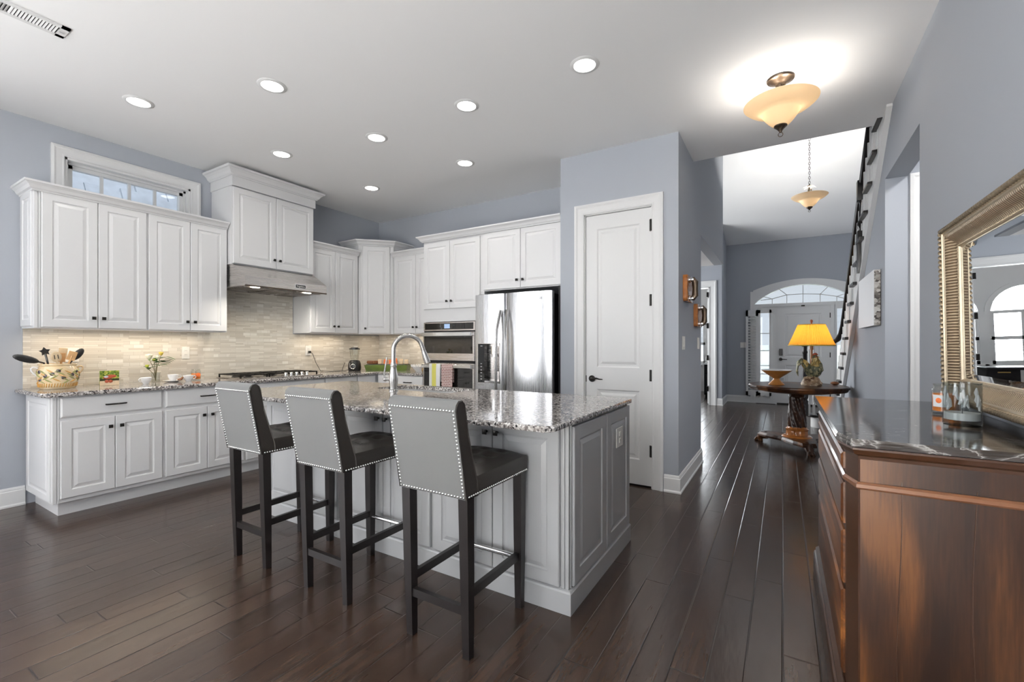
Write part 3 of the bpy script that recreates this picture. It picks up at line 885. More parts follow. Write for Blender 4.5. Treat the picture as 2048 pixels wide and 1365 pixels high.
# study windows with shutters
for k, (a, b_) in enumerate(sw):
    c = (a + b_) / 2; r = (b_ - a) / 2
    arc = [(a, 0.75)] + [(c - r * math.cos(PI * i / 16), 1.82 + r * math.sin(PI * i / 16)) for i in range(17)] + [(b_, 0.75)]
    arc2 = [(c + (x - c) * (r + .09) / r, (z if z < 1 else 1.82 + (z - 1.82) * (r + .09) / r)) for x, z in arc]
    m = MB().loft([[(x, 12.999, z) for x, z in arc], [(x, 12.97, z) for x, z in arc], [(x, 12.97, z) for x, z in arc2], [(x, 12.999, z) for x, z in arc2]], closed=False, cap0=False, cap1=False)
    m.box(a - .12, b_ + .12, 12.93, 13.0, 0.70, 0.75)
    m.box(a, b_, 12.98, 13.06, 1.79, 1.85); m.box(c - .03, c + .03, 12.98, 13.06, 0.75, 1.82)
    for q0, q1 in ((a, c - .03), (c + .03, b_)):
        m.box(q0, q0 + .05, 12.98, 13.04, .75, 1.8); m.box(q1 - .05, q1, 12.98, 13.04, .75, 1.8); m.box(q0, q1, 12.98, 13.04, 1.25, 1.32); m.box(q0, q1, 12.98, 13.04, .75, .82)
    w = struct('window_%d' % (3 + k), m, 'trim_paint')
    m = MB()
    for i in range(20): m.box(a + .05, b_ - .05, 12.99, 13.03, 0.84 + i * .047, 0.846 + i * .047)
    obj('louvres', m, 'trim_paint', w)
    m = MB()
    for i in range(16):
        xa = a + (b_ - a) * i / 16; xb = a + (b_ - a) * (i + 1) / 16
        za = 1.82 + math.sqrt(max(0, r * r - (xa - c) ** 2)); zb = 1.82 + math.sqrt(max(0, r * r - (xb - c) ** 2))
        m.raw([(xa, 13.07, .75), (xb, 13.07, .75), (xb, 13.07, zb), (xa, 13.07, za)], [(0, 1, 2, 3)])
    obj('window_pane', m, 'pane_glass', w)
m = MB().sweep([(-4.5, 10.24, 2.88), (-4.5, 13.0, 2.88), (-1.19, 13.0, 2.88), (-1.19, 11.12, 2.88)], [(0, 0), (0.09, 0.12), (0, 0.12)])
struct('trim_8', m, 'trim_paint')

# hinges on the study door jamb, door leaf folded back inside the study
m = MB(); m.box(SX1 - .062, SX1 - .022, 10.26, 10.98, 0.01, 2.43)
d3 = struct('door_3', m, 'trim_paint')
for hz in (2.30, 1.652, 0.984, 0.336):
    obj('hinge', B(SX1 - .058, SX1 - .022, 10.09, 10.25, hz - .052, hz + .052), 'black_metal', d3)

# ------------------------------------------------------------------ kitchen cabinets
# cabinet-local frame: x along the front, front of the box at y = 0, depth towards +y
def knob(x, y, z, parent, name='knob'):
    m = MB()
    m.cyl((x, y, z), (x, y - .014, z), 0.0065, 8)
    q = .0125; c = .006
    m.loft([[(x - c, y - .012, z - c), (x + c, y - .012, z - c), (x + c, y - .012, z + c), (x - c, y - .012, z + c)],
            [(x - q, y - .020, z - q), (x + q, y - .020, z - q), (x + q, y - .020, z + q), (x - q, y - .020, z + q)],
            [(x - q, y - .025, z - q), (x + q, y - .025, z - q), (x + q, y - .025, z + q), (x - q, y - .025, z + q)],
            [(x - .003, y - .029, z - .003), (x + .003, y - .029, z - .003), (x + .003, y - .029, z + .003), (x - .003, y - .029, z + .003)]])
    return obj(name, m, 'black_metal', parent)

def bar_pull(x, y, z, w, parent):
    m = MB()
    for s_ in (-1, 1): m.cyl((x + s_ * (w / 2 - .006), y, z), (x + s_ * (w / 2 - .006), y - .022, z), .005, 8)
    m.tube([(x - w / 2, y - .018, z), (x - w / 2 + .006, y - .024, z), (x - w / 4, y - .028, z), (x, y - .030, z), (x + w / 4, y - .028, z), (x + w / 2 - .006, y - .024, z), (x + w / 2, y - .018, z)], .0062, 8)
    return obj('drawer_pull', m, 'black_metal', parent)

def door(x0, x1, z0, z1, root, kx=None, kz=None, mat='cabinet_paint', st=0.058, y=-.020):
    d = obj('door', MB().panel(x0, x1, z0, z1, y, 0.0195, st), mat, root)
    if kx is not None: knob(kx, y, kz, d)
    return d

def drawer(x0, x1, z0, z1, root, pull=True, mat='cabinet_paint'):
    d = obj('drawer', MB().panel(x0, x1, z0, z1, -.020, 0.0195, field=False), mat, root)
    if pull: bar_pull((x0 + x1) / 2, -.020, (z0 + z1) / 2, 0.125, d)
    return d

def end_panel(x, d0, d1, z0, z1, side):
    """applied raised-panel skin on a cabinet end; side -1 faces -x"""
    m = MB().panel(d0, d1, z0, z1, 0, 0.012, 0.05)
    if side < 0: M = Matrix(((0, 1, 0, x - .012), (-1, 0, 0, d0 + d1), (0, 0, 1, 0), (0, 0, 0, 1)))
    else: M = Matrix(((0, -1, 0, x + .012), (1, 0, 0, 0), (0, 0, 1, 0), (0, 0, 0, 1)))
    return m.xf(M)

def base_cab(label, y0, y1, ndoor, drawers=True, end=False, tilt=False, pull=True):
    """base cabinet on the left wall (front faces +x)"""
    W = y1 - y0
    r = thing('base_cabinet', label, 'cabinet', (-4.47, y0, 0), R(90), 'base cabinets along the window wall')
    m = MB()
    m.box(0.0, W, 0.0, 0.60, 0.105, 0.876)
    if end: m.box(0, 0.022, -.006, 0.0, 0.105, 0.876, .002); m.box(0.028, 0.036, -.004, 0.0, 0.105, 0.876)
    obj('carcass', m, 'cabinet_paint', r)
    obj('toe_kick', B(0.045 if end else 0, W, 0.062, 0.60, 0, 0.105), 'cabinet_paint', r)
    if end: obj('end_panel', end_panel(0, 0.02, 0.58, 0.115, 0.868, -1), 'cabinet_paint', r)
    x0 = 0.040 if end else 0.012; x1 = W - .012
    ztop = 0.866
    if drawers:
        if drawers == 1: drawer(x0, x1, 0.722, ztop, r, pull)
        zt = 0.697
    else: zt = ztop
    if ndoor == 2:
        c = (x0 + x1) / 2 - (0.0)
        door(x0, c - .002, 0.135, zt, r, c - .034, zt - .074); door(c + .002, x1, 0.135, zt, r, c + .034, zt - .074)
    elif ndoor == 1:
        door(x0, x1, 0.135, zt, r, x1 - .034, zt - .074)
    elif ndoor == 3:      # three-drawer stack
        drawer(x0, x1, 0.43, zt, r); drawer(x0, x1, 0.135, 0.405, r)
    return r
base_cab('white base cabinet at the far left end under the utensil crock, panelled end showing', 1.037, 1.708, 2, 1, True)
base_cab('white base cabinet second from the left, below the teacups and flowers', 1.708, 2.372, 2, 1)
base_cab('white base cabinet under the gas cooktop', 2.372, 3.262, 2, 1, pull=False)
base_cab('white base cabinet between the cooktop and the corner', 3.262, 3.712, 1, 1, pull=False)
r = thing('corner_base_cabinet', 'white base cabinet filling the kitchen corner under the blender', 'cabinet', (-4.47, 3.712, 0), R(90))
m = MB(); m.box(0, 0.90, 0.0, 0.60, 0.105, 0.876); m.box(0, 0.9, .062, .6, 0, .105)
obj('carcass', m, 'cabinet_paint', r)
drawer(0.01, 0.285, 0.722, 0.866, r, False); door(0.01, 0.285, 0.135, 0.697, r, 0.04, 0.62)
# back wall base cabinet, between corner and oven tower
r = thing('base_cabinet', 'white base cabinet with one drawer between the corner and the wall oven', 'cabinet', (-4.45, 4.03, 0), 0)
m = MB(); m.box(0.0, 0.79, 0.0, 0.58, 0.105, 0.876); m.box(0, 0.79, 0.062, 0.58, 0, 0.105)
obj('carcass', m, 'cabinet_paint', r)
drawer(0.02, 0.30, 0.722, 0.866, r, False); d = drawer(0.32, 0.775, 0.722, 0.866, r, True)
door(0.02, 0.30, 0.135, 0.697, r, 0.27, 0.62); door(0.32, 0.775, 0.135, 0.697, r, 0.36, 0.62)

# L-shaped perimeter worktop with rounded front edge
def stone_slab(poly, z0, z1, e=0.008):
    """slab with an eased edge from a counter-clockwise polygon"""
    P = [Vector((x, y, 0)) for x, y in poly]; n = len(P)
    def inset(d):
        out = []
        for i in range(n):
            d0 = (P[i] - P[i - 1]).normalized(); d1 = (P[(i + 1) % n] - P[i]).normalized()
            n0 = Vector((-d0.y, d0.x, 0)); n1 = Vector((-d1.y, d1.x, 0))
            mt = (n0 + n1) / max(0.2, 1 + n0.dot(n1))
            out.append(P[i] + mt * d)
        return out
    rings = []
    for d, z in ((e, z0), (e * .3, z0 + e * .3), (0, z0 + e), (0, z1 - e), (e * .3, z1 - e * .3), (e, z1)):
        rings.append([(p.x, p.y, z) for p in inset(d)])
    return MB().loft(rings)
wt = stone_slab([(XL + .003, 0.975), (-4.46, 0.975), (-4.418, 1.017), (-4.418, 4.0), (-3.665, 4.0), (-3.665, YB - .003), (XL + .003, YB - .003)], 0.877, CT)
tag(obj('worktop', wt, 'granite'), 'L-shaped speckled granite worktop along the window wall and back wall', 'countertop')

# backsplash
m = MB()
m.box(XL, XL + .009, 1.018, YB, CT, 1.382); m.box(XL, XL + .009, 2.372, 3.275, 1.38, 1.86)
struct('trim_9', m, 'mosaic_tile')
struct('trim_10', B(XL + .009, -3.665, YB - .009, YB, CT, 1.392), 'mosaic_tile')

# ---- wall cabinets, left run
def upper(label, loc, rotz, W, D, z0, z1, name='wall_cabinet', group=None, end=False, ndoor=2, dz0=.008, dz1=.03, knobz=.088, extra=None):
    r = thing(name, label, 'cabinet', loc, rotz, group)
    m = MB(); m.box(0, W, 0, D, z0, z1)
    if end:
        m.box(0, 0.020, -.006, 0, z0, z1, .002); m.box(0.026, 0.034, -.004, 0, z0, z1)
    obj('carcass', m, 'cabinet_paint', r)
    if end: obj('end_panel', end_panel(0, 0.02, D - .02, z0 + .015, z1 - .02, -1), 'cabinet_paint', r)
    x0 = .038 if end else .008; x1 = W - .008
    if ndoor == 2:
        c = (x0 + x1) / 2
        door(x0, c - .002, z0 + dz0, z1 - dz1, r, c - .031, z0 + knobz); door(c + .002, x1, z0 + dz0, z1 - dz1, r, c + .031, z0 + knobz)
    return r
UF = -4.785
g_up = 'wall cabinets left of the range hood'
upper('white double-door wall cabinet at the far left end over the crock', (UF, 1.012, 0), R(90), 0.696, 0.313, 1.378, 2.440, group=g_up, end=True)
upper('white double-door wall cabinet between the far left one and the range hood', (UF, 1.708, 0), R(90), 0.662, 0.313, 1.378, 2.440, group=g_up)
upper('white double-door wall cabinet between range hood and corner cabinet', (UF, 3.285, 0), R(90), 0.700, 0.313, 1.392, 2.445)

CROWN = [(0, 0), (0.010, 0), (0.012, 0.008), (0.024, 0.016), (0.034, 0.036), (0.050, 0.050), (0.058, 0.052), (0.060, 0.066), (0, 0.066)]
def crown(name, label, path, prof=CROWN, z=0):
    m = MB().sweep(path, prof)
    return tag(obj(name, m, 'cabinet_paint'), label, 'moulding')
crown('crown_moulding', 'white crown moulding along the tops of the wall cabinets left of the hood',
      [(XL + .002, 1.008, 2.405), (UF - .002 + .02, 1.008, 2.405), (UF + .018, 2.362, 2.405)][::-1], [(-a, b_) for a, b_ in CROWN][::-1])
crown('crown_moulding', 'white crown moulding on the wall cabinet between hood and corner cabinet',
      [(UF + .018, 3.287, 2.412), (UF + .018, 3.982, 2.412)][::-1], [(-a, b_) for a, b_ in CROWN][::-1])

# hood cabinet
HF = -4.70
r = upper('tall white cabinet above the range hood reaching nearly to the ceiling', (HF, 2.374, 0), R(90), 0.900, 0.398, 2.062, 2.94, ndoor=0)
c = 0.45
for a, b_, kx in ((.006, c - .002, c - .031), (c + .002, .894, c + .031)):
    door(a, b_, 2.070, 2.835, r, kx, 2.160)
obj('frieze', B(-.012, .912, -.034, .398, 2.842, 2.95, b=.003), 'cabinet_paint', r)
CR2 = [(0, 0), (0.012, 0), (0.014, 0.008), (0.026, 0.016), (0.040, 0.040), (0.060, 0.058), (0.072, 0.062), (0.076, 0.082), (0, 0.082)]
m = MB().sweep([(-.012, .398, 2.935), (-.012, -.034, 2.935), (.912, -.034, 2.935), (.912, .398, 2.935)], CR2)
obj('crown_moulding', m, 'cabinet_paint', r)

# range hood
r = thing('range_hood', 'stainless steel range hood below the tall white cabinet', 'range hood', (-4.45, 2.374, 0), R(90))
m = MB(); W = 0.90
# side profile (depth, z)
prof = [(0.0, 1.832), (0.0, 1.922), (0.235, 2.060), (0.648, 2.060), (0.648, 1.832)]
m.loft([[(0, y, z) for y, z in prof], [(W, y, z) for y, z in prof]])
obj('canopy', m, 'hood_steel', r)
m = MB()
for x0 in (0.03, 0.325, 0.62):
    for k in range(12): m.box(x0 + .012, x0 + .238, 0.10 + k * .037, 0.118 + k * .037, 1.824, 1.832)
    m.box(x0, x0 + .25, .07, .08, 1.822, 1.833); m.box(x0, x0 + .25, .56, .57, 1.822, 1.833)
obj('grease_filter', m, 'oven_steel', r)
obj('drip_rail', B(0.0, W, -.004, .012, 1.826, 1.838), 'bronze', r)
for x in (0.13, 0.70):
    lp = obj('hood_lamp', MB().cyl((x, 0.05, 1.833), (x, 0.05, 1.822), 0.033, 20), 'hood_lamp_glow', r)
m = MB(); m.box(0.515, 0.640, -.004, 0, 1.858, 1.902, .002)
bd = obj('badge', m, 'chrome', r)
m = MB(); m.box(0.521, 0.634, -.0055, -.003, 1.864, 1.896)
obj('badge_field', m, 'black_plastic', bd)
def text(s_, size, M, mat, parent, name='lettering', ext=0.0008):
    cu = bpy.data.curves.new(name, 'FONT'); cu.body = s_; cu.size = size; cu.align_x = 'CENTER'; cu.align_y = 'CENTER'; cu.extrude = ext
    t = bpy.data.objects.new(name, cu); COL.objects.link(t)
    dg = bpy.context.evaluated_depsgraph_get()
    me = bpy.data.meshes.new_from_object(t.evaluated_get(dg))
    bpy.data.objects.remove(t); bpy.data.curves.remove(cu)
    me.transform(M); me.materials.clear(); me.materials.append(MATS[mat])
    o = bpy.data.objects.new(name, me); COL.objects.link(o); o.parent = parent
    return o
FACE = Matrix.Rotation(R(90), 4, 'X')
text('Frigidaire', 0.025, Matrix.Translation((0.5775, -.0058, 1.880)) @ FACE, 'white_plastic', bd)
area('hood_lamp_light', (-4.50, 2.504, 1.815), (0, 0, 0), .05, .05, 3.0, (1, .92, .78), 150, 'DISK')
area('hood_lamp_light', (-4.50, 3.074, 1.815), (0, 0, 0), .05, .05, 3.0, (1, .92, .78), 150, 'DISK')

# diagonal corner wall cabinet
r = thing('corner_wall_cabinet', 'taller white corner wall cabinet with a single diagonal door', 'cabinet', (-4.785, 4.003, 0), R(45))
L_ = math.hypot(0.300, 0.327)
s2 = 1 / math.sqrt(2)
def wl(x, y):   # world to local of the 45 degree frame
    dx, dy = x + 4.785, y - 4.003
    return ((dx + dy) * s2, (-dx + dy) * s2)
poly = [wl(-4.785, 4.003), wl(-4.470, 4.318), wl(-4.470, YB - .001), wl(XL + .001, YB - .001), wl(XL + .001, 4.003)]
m = MB().prism(poly, 1.395, 2.598)
obj('carcass', m, 'cabinet_paint', r)
fl = (0.315) / s2
door(0.055, fl - .045, 1.405, 2.560, r, 0.088, 1.468, st=.06)
m = MB(); m.box(fl - .03, fl - .018, -.006, 0, 1.395, 2.56, .002); m.box(.018, .03, -.006, 0, 1.395, 2.56, .002)
obj('stile_bead', m, 'cabinet_paint', r)
pts = [poly[4], poly[0], poly[1], poly[2]]
m = MB().sweep([(x, y, 2.565) for x, y in pts], [(a * 1.2, b_ * 1.05) for a, b_ in CROWN])
obj('crown_moulding', m, 'cabinet_paint', r)

# small wall cabinet on the back wall
upper('white double-door wall cabinet between corner cabinet and oven tower', (-4.46, 4.325, 0), 0, 0.80, YB - 4.326, 1.393, 2.450)
m = MB().sweep([(-4.462, 4.307, 2.418), (-3.66, 4.307, 2.418)], CROWN)
tag(obj('crown_moulding', m, 'cabinet_paint'), 'white crown moulding on the wall cabinet beside the oven tower', 'moulding')

# oven tower
r = thing('oven_cabinet', 'tall white oven cabinet with two doors above the wall ovens', 'cabinet', (-3.655, 4.02, 0), 0)
m = MB(); W = 0.835
m.box(0, W, 0, YB - 4.021, 1.52, 2.50); m.box(0, 0.02, 0, .6, 0.1, 1.52); m.box(W - .068, W, 0, .6, 0.1, 1.52); m.box(0, W, 0, .6, 0.1, 0.42); m.box(0, W, .33, .6, .42, 1.52)
m.box(0, W, .06, .6, 0, .1)
obj('carcass', m, 'cabinet_paint', r)
c = 0.405
door(.012, c - .002, 1.668, 2.448, r, c - .033, 1.752); door(c + .002, W - .012, 1.668, 2.448, r, c + .033, 1.752)
drawer(.012, W - .012, .12, .41, r)

# fridge cabinet
r = thing('fridge_cabinet', 'white two-door cabinet above the refrigerator', 'cabinet', (-2.82, 4.02, 0), 0)
m = MB(); W = 0.978
m.box(0, W, 0, YB - 4.021, 1.835, 2.50)
obj('carcass', m, 'cabinet_paint', r)
door(.036, .500, 1.845, 2.460, r, .466, 1.925); door(.504, W - .012, 1.845, 2.460, r, .538, 1.925)
m = MB().sweep([(-3.658, YB - .002, 2.462), (-3.658, 4.002, 2.462), (-1.842, 4.002, 2.462)], CROWN)
tag(obj('crown_moulding', m, 'cabinet_paint'), 'white crown moulding over the oven tower and fridge cabinet', 'moulding')

tag(obj('side_panel', MB().box(-2.819, -2.780, 4.02, 4.62, 0, 1.834), 'cabinet_paint'), 'tall white side panel between the oven tower and the refrigerator', 'panel')

# ---- wall oven pair
r = thing('double_oven', 'stainless double oven with black glass doors built into the tall cabinet', 'oven', (-3.635, 4.0, 0), 0)
W = 0.745
m = MB(); m.box(0, W, .002, .31, .425, 1.510); obj('body', m, 'dark_gap', r)
m = MB(); m.box(0, W, -.006, .01, 1.412, 1.512, .003); cp = obj('control_panel', m, 'oven_steel', r)
obj('panel_glass', B(.022, W - .022, -.009, -.004, 1.428, 1.500), 'black_glass', cp)
obj('display', B(.315, .395, -.0105, -.0085, 1.440, 1.490), 'display_glow', cp)
for ix, iz in ((.25, 1.462), (.45, 1.468), (.27, 1.436)):
    obj('touch_icon', B(ix, ix + .007, -.0105, -.0085, iz, iz + .007), 'display_dim', cp)
def oven_door(z0, z1, gz0, gz1, hz):
    m = MB(); m.box(0, W, -.022, .004, z0, z1, .004); d = obj('oven_door', m, 'oven_steel', r)
    obj('door_glass', B(.022, W - .022, -.0245, -.018, gz0, gz1), 'black_glass', d)
    m = MB(); m.box(.015, W - .015, -.066, -.046, hz - .022, hz + .022, .006)
    for x in (.03, W - .03): m.box(x - .012, x + .012, -.05, -.018, hz - .012, hz + .012)
    obj('handle', m, 'chrome', d)
oven_door(1.072, 1.398, 1.155, 1.350, 1.372)
oven_door(0.440, 1.042, 0.52, 0.985, 1.010)

# towels on the lower oven handle
def towel(name, label, x, mat, w, z_bot):
    r = None
    m = MB(); n = 14; rows = []
    prof = [(-.072, z_bot), (-.0725, .85), (-.0715, .98), (-.0705, 1.025), (-.066, 1.034), (-.056, 1.0355), (-.046, 1.033), (-.0415, 1.02), (-.0405, .95), (-.0400, .83)]
    front = []; back = []
    for (py, z) in prof:
        front.append([(-w / 2 + w * i / n, py + .003 * math.sin(i * 1.7 + z * 9) * (1 if z < .99 else 0), z) for i in range(n + 1)])
    th = .0022
    outer = front; inner = []
    for k, row in enumerate(front):
        py, z = prof[k]
        a = prof[max(k - 1, 0)]; b_ = prof[min(k + 1, len(prof) - 1)]
        ty, tz = b_[0] - a[0], b_[1] - a[1]; l = math.hypot(ty, tz); ny, nz = tz / l, -ty / l
        inner.append([(x_, y_ + ny * th, z_ + nz * th) for x_, y_, z_ in row])
    rings = [o_ + i_[::-1] for o_, i_ in zip(outer, inner)]
    m.loft(rings, smooth=True)
    o = obj(name, m, mat); o.location = (x, 4.0, 0)
    return tag(o, label, 'towel')
towel('tea_towel', 'white tea towel with a yellow stripe on the oven handle', -3.412, 'towel_yellow_stripe', .165, .772)
towel('tea_towel', 'maroon and white checked tea towel on the oven handle', -3.232, 'towel_maroon_check', .160, .765)

# ---- refrigerator
r = thing('refrigerator', 'stainless side by side refrigerator with ice dispenser', 'refrigerator', (-2.785, 3.85, 0), 0)
W = 0.898; gx = 0.372
m = MB(); m.box(.012, W - .012, .075, .76, .03, 1.755); m.box(.02, W - .02, .06, .08, .03, 1.75)
for x in (.06, W - .06): m.cyl((x, .2, 0), (x, .2, .04), .02, 10)
obj('body', m, 'black_plastic', r)
for hx in (.03, W - .12):
    obj('hinge_cover', B(hx, hx + .09, .02, .12, 1.755, 1.782, b=.004), 'black_plastic', r)
def fridge_door(x0, x1, bow):
    rings = []; n = 10
    for k in range(n + 1):
        t = k / n; x = x0 + (x1 - x0) * t
        y = -bow * (1 - (2 * t - 1) ** 2)
        if k in (0, n): y += .012
        rings.append((x, y))
    poly = rings + [(x1, .062), (x0, .062)]
    return MB().loft([[(x, y, .09) for x, y in poly], [(x, y, 1.775) for x, y in poly]], smooth=False)
def smooth_front(m):
    m.s = [True] * len(m.f); return m
# freezer door built around the dispenser recess
dx0, dx1, dz0, dz1 = .045, .315, .855, 1.268
fm = MB()
def fy(x, x0, x1, bow): return -bow * (1 - (2 * (x - x0) / (x1 - x0) - 1) ** 2)
xs_ = [0.0, .006, .02, dx0, .12, .18, .25, dx1, .345, gx - .006 - .004, gx - .004]
zs_ = [.09, dz0, dz1, 1.775]
def yy(x):
    y = fy(x, 0, gx - .004, .012)
    return y + (.010 if x in (0.0, gx - .004) else 0)
for i in range(len(xs_) - 1):
    for k in range(3):
        if k == 1 and xs_[i] >= dx0 and xs_[i + 1] <= dx1: continue
        a, b_ = xs_[i], xs_[i + 1]
        fm.raw([(a, yy(a), zs_[k]), (b_, yy(b_), zs_[k]), (b_, yy(b_), zs_[k + 1]), (a, yy(a), zs_[k + 1])], [(0, 1, 2, 3)], True)
gl = gx - .004
fm.raw([(0, yy(0.0), .09), (0, .062, .09), (0, .062, 1.775), (0, yy(0.0), 1.775)], [(0, 1, 2, 3)])
fm.raw([(gl, yy(gl), .09), (gl, .062, .09), (gl, .062, 1.775), (gl, yy(gl), 1.775)], [(0, 3, 2, 1)])
fm.raw([(x, yy(x), 1.775) for x in xs_] + [(gl, .062, 1.775), (0, .062, 1.775)], [tuple(range(len(xs_) + 2))])
fm.raw([(x, yy(x), .09) for x in xs_] + [(gl, .062, .09), (0, .062, .09)], [tuple(range(len(xs_) + 2))[::-1]])
fd = obj('freezer_door', fm, 'stainless', r)
m = MB()     # recess walls
yb_ = .058
m.raw([(dx0, -.010, dz0), (dx1, -.010, dz0), (dx1, -.010, dz1), (dx0, -.010, dz1), (dx0, yb_, dz0), (dx1, yb_, dz0), (dx1, yb_, dz1), (dx0, yb_, dz1)],
      [(4, 5, 6, 7), (0, 4, 7, 3), (1, 2, 6, 5), (0, 1, 5, 4), (3, 7, 6, 2)])
for a in ((dx0, dx0 + .004, dz0, dz1), (dx1 - .004, dx1, dz0, dz1), (dx0, dx1, dz0, dz0 + .004), (dx0, dx1, dz1 - .004, dz1)):
    m.box(a[0], a[1], -.015, -.008, a[2], a[3])
dp = obj('dispenser', m, 'oven_steel', r)
m = MB(); m.box(dx0 + .005, dx0 + .082, -.013, .05, dz0 + .006, dz1 - .006)
obj('dispenser_panel', m, 'black_glass', dp)
for k, z in enumerate((1.235, 1.05, 1.02, .985, .955, .92, .89)):
    obj('dispenser_button', B(dx0 + .035, dx0 + (.055 if k else .06), -.0142, -.0128, z, z + .009), 'marking_grey', dp)
m = MB(); m.cyl((.235, .02, 1.238), (.235, .02, 1.155), .040, 20); m.cyl((.235, .02, 1.155), (.235, .02, 1.13), .030, 16)
m.box(.22, .262, .028, .05, .975, 1.13, .006)
obj('dispenser_spout', m, 'chrome', dp)
obj('drip_tray', B(dx0 + .09, dx1 - .004, -.022, .055, dz0 + .004, dz0 + .026, b=.004), 'chrome', dp)
obj('door_label', B(.047, .128, -.0135, -.010, .828, .840), 'marking_grey', fd)
# right door
m = fridge_door(gx + .004, W, .020); smooth_front(m)
rd = obj('fridge_door', m, 'stainless', r)
text('LG', 0.026, Matrix.Translation((.79, -.0145, 1.705)) @ FACE, 'black_plastic', rd, 'logo')
def fridge_handle(x, s_):
    m = MB(); pts = []; n = 18
    z0, z1 = .42, 1.60
    for k in range(n + 1):
        t = k / n; z = z0 + (z1 - z0) * t; q = 1 - (2 * t - 1) ** 2
        pts.append((x + s_ * .022 * q, -.018 - .062 * min(1, q * 1.6), z))
    m.tube(pts, .021, 12, flat=.62)
    return obj('handle', m, 'faucet_nickel', r)
fridge_handle(gx - .036, -1); fridge_handle(gx + .040, 1)
# black strip put in for the shade in the gap between fridge and pantry wall
tag(obj('gap_shade_strip', MB().box(-1.870, -1.842, 3.97, 4.60, 0.0, 1.83), 'dark_gap'), 'narrow black strip standing in for the shaded gap between refrigerator and pantry wall', 'shade strip')

# ---- gas cooktop
r = thing('cooktop', 'stainless five burner gas cooktop under the range hood', 'cooktop', (-4.76, 2.82, CT), 0)
m = MB().box(-.255, .265, -.44, .44, 0, .010, .004); obj('base', m, 'oven_steel', r)
for y0 in (-.29, 0, .29):
    m = MB()
    a = .138
    for x in (-.235, .17): m.box(x, x + .012, y0 - a, y0 + a, .034, .046, .002)
    for y in (y0 - a, y0 + a - .012): m.box(-.235, .182, y, y + .012, .034, .046, .002)
    m.box(-.235, .182, y0 - .006, y0 + .006, .034, .048, .002)
    for x in (-.13, .07): m.box(x - .006, x + .006, y0 - a, y0 + a, .034, .048, .002)
    for x in (-.229, .176):
        for y in (y0 - a + .006, y0 + a - .006): m.box(x - .006, x + .006, y - .006, y + .006, .009, .036)
    obj('grate', m, 'black_metal', r)
for x, y, q in ((-.13, -.29, .045), (.07, -.29, .035), (-.03, 0, .055), (-.13, .29, .035), (.07, .29, .045)):
    m = MB().lathe([(q * 1.3, .010), (q * 1.2, .018), (q * .8, .02), (q * .8, .028), (q * .3, .031), (0, .031)], 20, (x, y, 0)); obj('burner', m, 'black_metal', r)
for k in range(5):
    m = MB().lathe([(.020, .010), (.020, .016), (.016, .020), (.016, .044), (.013, .048), (0, .048)], 16, (.222, .02 + k * .062, 0)); obj('knob', m, 'chrome', r)

# ------------------------------------------------------------------ kitchen island
r = thing('kitchen_island', 'grey panelled kitchen island cabinet with doors under the overhang', 'kitchen island', (0, 0, 0))
IX0, IX1, IY0, IY1 = -3.285, -0.852, 1.918, 2.832
m = MB().box(IX0, IX1, IY0, IY1, .08, .879)
obj('carcass', m, 'island_paint', r)
m = MB()
m.sweep([(IX0, IY0, 0), (IX1, IY0, 0), (IX1, IY1, 0), (IX0, IY1, 0)], [(0, 0), (.019, 0), (.019, .098), (.014, .106), (.004, .110), (0, .110)], closed=True)
obj('base_skirt', m, 'island_paint', r)
gaps = [IX1, -1.672, -2.462, IX0]
for k in range(3):
    b_, a = gaps[k], gaps[k + 1]
    a += .012; b_ -= .012 if k else .040
    c = -1.266 if k == 0 else (a + b_) / 2
    if k == 1: c = -2.055
    for x0, x1, kx in ((a, c - .002, c - .033), (c + .002, b_, c + .033)):
        d = obj('door', MB().panel(x0, x1, .118, .866, IY0 - .0205, .0195, .06), 'island_paint', r)
        knob(kx, IY0 - .0205, .808, d)
m = MB(); m.box(IX1 - .030, IX1 - .018, IY0 - .008, IY0, .112, .878, .003); m.box(IX1 - .012, IX1 + .004, IY0 - .008, IY0 + .004, .112, .878, .003)
m.box(IX1, IX1 + .008, IY0 + .012, IY0 + .020, .112, .878, .002)
obj('corner_bead', m, 'island_paint', r)
for a, b_ in ((IY0 + .026, 2.388), (2.404, IY1 - .006)):
    m = MB().panel(a, b_, .118, .866, 0, .018, .065)
    m.xf(Matrix(((0, -1, 0, IX1 + .0185), (1, 0, 0, 0), (0, 0, 1, 0), (0, 0, 0, 1))))
    obj('end_panel', m, 'island_paint', r)

# island worktop with sink cut-out
sx0, sx1, sy0, sy1 = -2.77, -2.02, 2.47, 2.79
cx0, cx1, cy0, cy1 = -3.56, -0.822, 1.672, 2.865
ch = .035
outer = [(cx0 + ch, cy0), (cx1 - ch, cy0), (cx1, cy0 + ch), (cx1, cy1 - ch), (cx1 - ch, cy1), (cx0 + ch, cy1), (cx0, cy1 - ch), (cx0, cy0 + ch)]
m = stone_slab(outer, .880, CT)
me_o = obj('island_worktop', m, 'granite')
